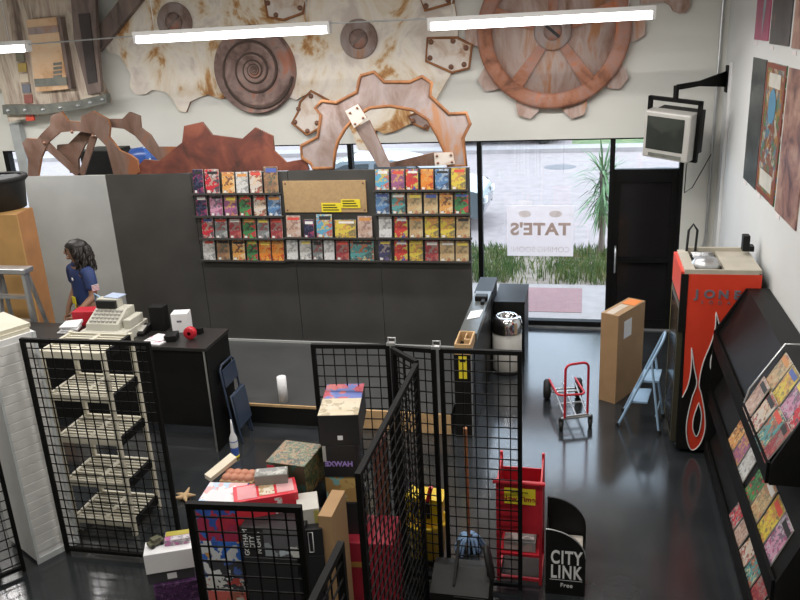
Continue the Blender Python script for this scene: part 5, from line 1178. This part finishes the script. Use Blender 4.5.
# ------------------------------------------------------------------ person behind the counter
def skin(name, verts, edges, radii, m, parent, sub=2, root=0):
    me = bpy.data.meshes.new(name); me.from_pydata([tuple(v) for v in verts], edges, []); me.update()
    o = bpy.data.objects.new(name, me); COL.objects.link(o)
    md = o.modifiers.new('s', 'SKIN'); md.use_smooth_shade = True; md.branch_smoothing = .3
    lay = me.skin_vertices[0].data if me.skin_vertices else None
    if lay is None:
        bm = bmesh.new(); bm.from_mesh(me); bm.verts.layers.skin.verify(); bm.to_mesh(me); bm.free(); lay = me.skin_vertices[0].data
    for i, r in enumerate(radii):
        lay[i].radius = r if isinstance(r, (tuple, list)) else (r, r); lay[i].use_root = (i == root)
    ss = o.modifiers.new('u', 'SUBSURF'); ss.levels = sub; ss.render_levels = sub
    dg = bpy.context.evaluated_depsgraph_get(); dg.update()
    nm = bpy.data.meshes.new_from_object(o.evaluated_get(dg)); bpy.data.objects.remove(o)
    nm.name = name; nm.materials.clear(); nm.materials.append(m)
    for p_ in nm.polygons: p_.use_smooth = True
    b = bpy.data.objects.new(name, nm); COL.objects.link(b); b.parent = parent
    return b
pe = thing('person', 'person with long dark hair in a navy polo shirt behind the counter', 'person', (-5.56, 7.72, .231))
pe.rotation_euler = (0, 0, R_(-30)); pe.scale = (1.16, 1.12, 1.03)
skm = mat('skin_tone', (.30, .16, .10), .5, var=.04); navy = mat('navy_polo', (.020, .040, .135), .75, var=.15); jean = mat('dark_jeans', (.03, .04, .065), .8); hairm = mat('dark_hair', (.012, .009, .008), .5, var=.3)
# facing -Y, left hand +X
V = []; Eg = []; Rd = []
def nv_(p, r, parent=None):
    V.append(Vector(p)); Rd.append(r)
    if parent is not None: Eg.append((parent, len(V)-1))
    return len(V)-1
pel = nv_((0, 0, .90), (.135, .10)); wst = nv_((0, 0, 1.04), (.125, .09), pel); chs = nv_((0, .0, 1.22), (.145, .10), wst); nkb = nv_((0, .005, 1.35), (.085, .07), chs)
nk = nv_((0, -.005, 1.42), .05, nkb); hd0 = nv_((0, -.02, 1.49), (.062, .078), nk); hd1 = nv_((0, -.02, 1.57), (.072, .088), hd0); hd2 = nv_((0, -.01, 1.62), (.05, .06), hd1)
def arm_(s, el, wr, hand_dir, curl):
    sh = nv_((s*.165, .0, 1.315), .058, nkb); e_ = nv_(el, .042, sh); m1 = nv_((Vector(el)+Vector(wr))/2, .038, e_); w_ = nv_(wr, .026, m1)
    hd_ = Vector(hand_dir).normalized(); pm = nv_(Vector(wr)+hd_*.05, (.034, .02), w_); kn = nv_(Vector(wr)+hd_*.085, (.036, .017), pm)
    side = hd_.cross(Vector(curl)).normalized(); cu = Vector(curl).normalized()
    for i, (o_, L_) in enumerate(((-.028, .062), (-.010, .072), (.009, .068), (.027, .054))):
        b_ = nv_(Vector(wr)+hd_*.095+side*o_, .0095, kn); f_ = nv_(V[b_]+(hd_*.85+cu*.4).normalized()*L_*.55, .0085, b_); nv_(V[f_]+(hd_*.5+cu*.85).normalized()*L_*.45, .007, f_)
    tb_ = nv_(Vector(wr)+hd_*.035-side*.042+cu*.01, .011, pm); nv_(V[tb_]+(hd_*.8-side*.5+cu*.3).normalized()*.045, .009, tb_)
arm_(1, (.235, -.02, 1.06), (.22, -.20, .93), (-.15, -.75, -.6), (-.6, .2, -.7))
arm_(-1, (-.225, .03, 1.06), (-.235, -.09, .84), (.0, -.25, -1), (.7, -.4, 0))
for s in (-1, 1):
    hp = nv_((s*.085, 0, .82), .085, pel); kn_ = nv_((s*.095, -.01, .46), .055, hp); an = nv_((s*.10, .01, .08), .036, kn_); nv_((s*.105, -.13, .045), .034, an)
body = skin('body', V, Eg, Rd, skm, pe, 2)
# face features share the body mesh's surface: nose and ears
face = bpy.data.meshes.new('face_tmp')
bm = bmesh.new(); bm.from_mesh(body.data)
def blob(c, s):
    r = bmesh.ops.create_icosphere(bm, subdivisions=2, radius=1)
    for v in r['verts']: v.co = Vector((c[0]+v.co.x*s[0], c[1]+v.co.y*s[1], c[2]+v.co.z*s[2]))
blob((0, -.104, 1.525), (.014, .022, .024)); blob((0, -.098, 1.545), (.009, .014, .03)); blob((.074, -.01, 1.535), (.012, .02, .03)); blob((-.074, -.01, 1.535), (.012, .02, .03)); blob((0, -.088, 1.462), (.03, .02, .02))
bm.to_mesh(body.data); bm.free()
for p_ in body.data.polygons: p_.use_smooth = True
pe['_base'] = [0, 0, 0]
eyes = MB(); brow = MB()
for s in (-1, 1):
    eyes.lathe([(0, .012), (.008, .009), (.012, 0)], (s*.03, -.092, 1.548), 10, M=RY); brow.tube([(s*.015, -.103, 1.568), (s*.03, -.103, 1.573), (s*.048, -.092, 1.567)], .005, 6)
obj('eyes', eyes, mat('eye_dark', (.03, .02, .02), .2), pe); obj('eyebrows', brow, hairm, pe)
obj('mouth', MB().tube([(-.022, -.097, 1.493), (0, -.103, 1.495), (.022, -.097, 1.493)], .005, 6), mat('lip_tone', (.24, .09, .07), .5), pe)
# hair: cap plus locks to the shoulders
bm = bmesh.new(); r = bmesh.ops.create_icosphere(bm, subdivisions=4, radius=1)
for v in r['verts']:
    x, y, z = v.co; n_ = .06*math.sin(9*x+4*z)*math.cos(8*y+5*z)
    f_ = 1+n_
    v.co = Vector((x*.098*f_, .006+y*.108*f_, 1.575+z*.088*f_))
    if v.co.z < 1.55 and v.co.y > -.045: v.co.z -= (1.55-v.co.z)*2.6; v.co.y += .02
    if v.co.y < -.05 and v.co.z < 1.585: v.co.y = -.05; 
hm = bpy.data.meshes.new('hair'); bm.to_mesh(hm); bm.free(); hm.materials.append(hairm)
for p_ in hm.polygons: p_.use_smooth = True
hair = bpy.data.objects.new('hair', hm); COL.objects.link(hair); hair.parent = pe
lk = MB(); random.seed(2)
for k in range(44):
    a_ = R_(random.uniform(-15, 195)); p0 = Vector((.088*math.cos(a_), .02+.09*math.sin(a_), 1.585)); pts = [p0]
    L_ = random.uniform(.20, .30); ph = random.uniform(0, 6)
    for j in range(1, 8): pts.append(Vector((p0.x*(1.12+.05*j)+.012*math.sin(ph+j*1.5), p0.y*(1.05+.05*j)+.012*math.cos(ph+j*1.5), 1.585-L_*j/7)))
    lk.tube(pts, [.014, .017, .017, .016, .015, .014, .011, .005], 6)
obj('hair_locks', lk, hairm, hair)
sh_v = [(0, 0, .88), (0, 0, 1.04), (0, 0, 1.22), (0, .005, 1.345), (0, -.0, 1.395), (.165, 0, 1.315), (.212, -.012, 1.17), (.224, -.016, 1.12), (-.165, 0, 1.315), (-.205, .018, 1.17), (-.216, .024, 1.12)]
skin('polo_shirt', [Vector(v) for v in sh_v], [(0, 1), (1, 2), (2, 3), (3, 4), (3, 5), (5, 6), (6, 7), (3, 8), (8, 9), (9, 10)], [(.155, .118), (.142, .106), (.160, .115), (.10, .085), (.062, .06), .073, .066, .066, .073, .066, .066], navy, pe, 2)
jv = [(0, 0, .93), (.085, 0, .80), (.095, -.01, .46), (.10, .01, .10), (-.085, 0, .80), (-.095, -.01, .46), (-.10, .01, .10)]
skin('jeans', [Vector(v) for v in jv], [(0, 1), (1, 2), (2, 3), (0, 4), (4, 5), (5, 6)], [(.148, .112), .10, .068, .055, .10, .068, .055], jean, pe, 2)
obj('shoes', MB().box((.065, -.17, 0), (.15, .07, .07), bev=.02).box((-.15, -.17, 0), (-.065, .07, .07), bev=.02), M['rubber'], pe)
obj('collar', MB().lathe([(.066, 0), (.078, -.035), (.07, -.04), (.058, -.005)], (0, -.002, 1.415), 20), navy, pe)
obj('chest_logo', MB().lathe([(0, .004), (.018, .002), (.02, 0)], (.06, -.121, 1.25), 14, M=RY), M['whiteb'], pe)
fl = MB()
for k in range(5): fl.box((.276, -.045, 1.13+.014*k), (.2795, .03, 1.137+.014*k), 1).box((.276, -.045, 1.137+.014*k), (.2793, .03, 1.144+.014*k), 0)
obj('flag_patch', fl, [M['whiteb'], mat('patch_red', (.45, .05, .10), .6)], pe)
obj('badge', MB().box((-.02, -.128, .96), (.045, -.120, 1.04)), M['yel'], pe)
obj('lanyard', MB().tube([(.012, -.122, 1.04), (.012, -.118, .90), (.01, -.12, .86)], .006, 6), M['yel'], pe)
def turn(o):
    for v in o.data.vertices:
        w_ = min(1, max(0, (v.co.z-1.38)/.06)) if o.name.startswith('body') else 1
        a_ = R_(-38)*w_; x, y = v.co.x, v.co.y
        v.co.x, v.co.y = x*math.cos(a_)-y*math.sin(a_), x*math.sin(a_)+y*math.cos(a_)
for o in [q for q in pe.children_recursive if q.name.split('.')[0] in ('body', 'hair', 'hair_locks', 'eyes', 'eyebrows', 'mouth')]: turn(o)
for o in bpy.data.objects:
    if '_base' in o: del o['_base']
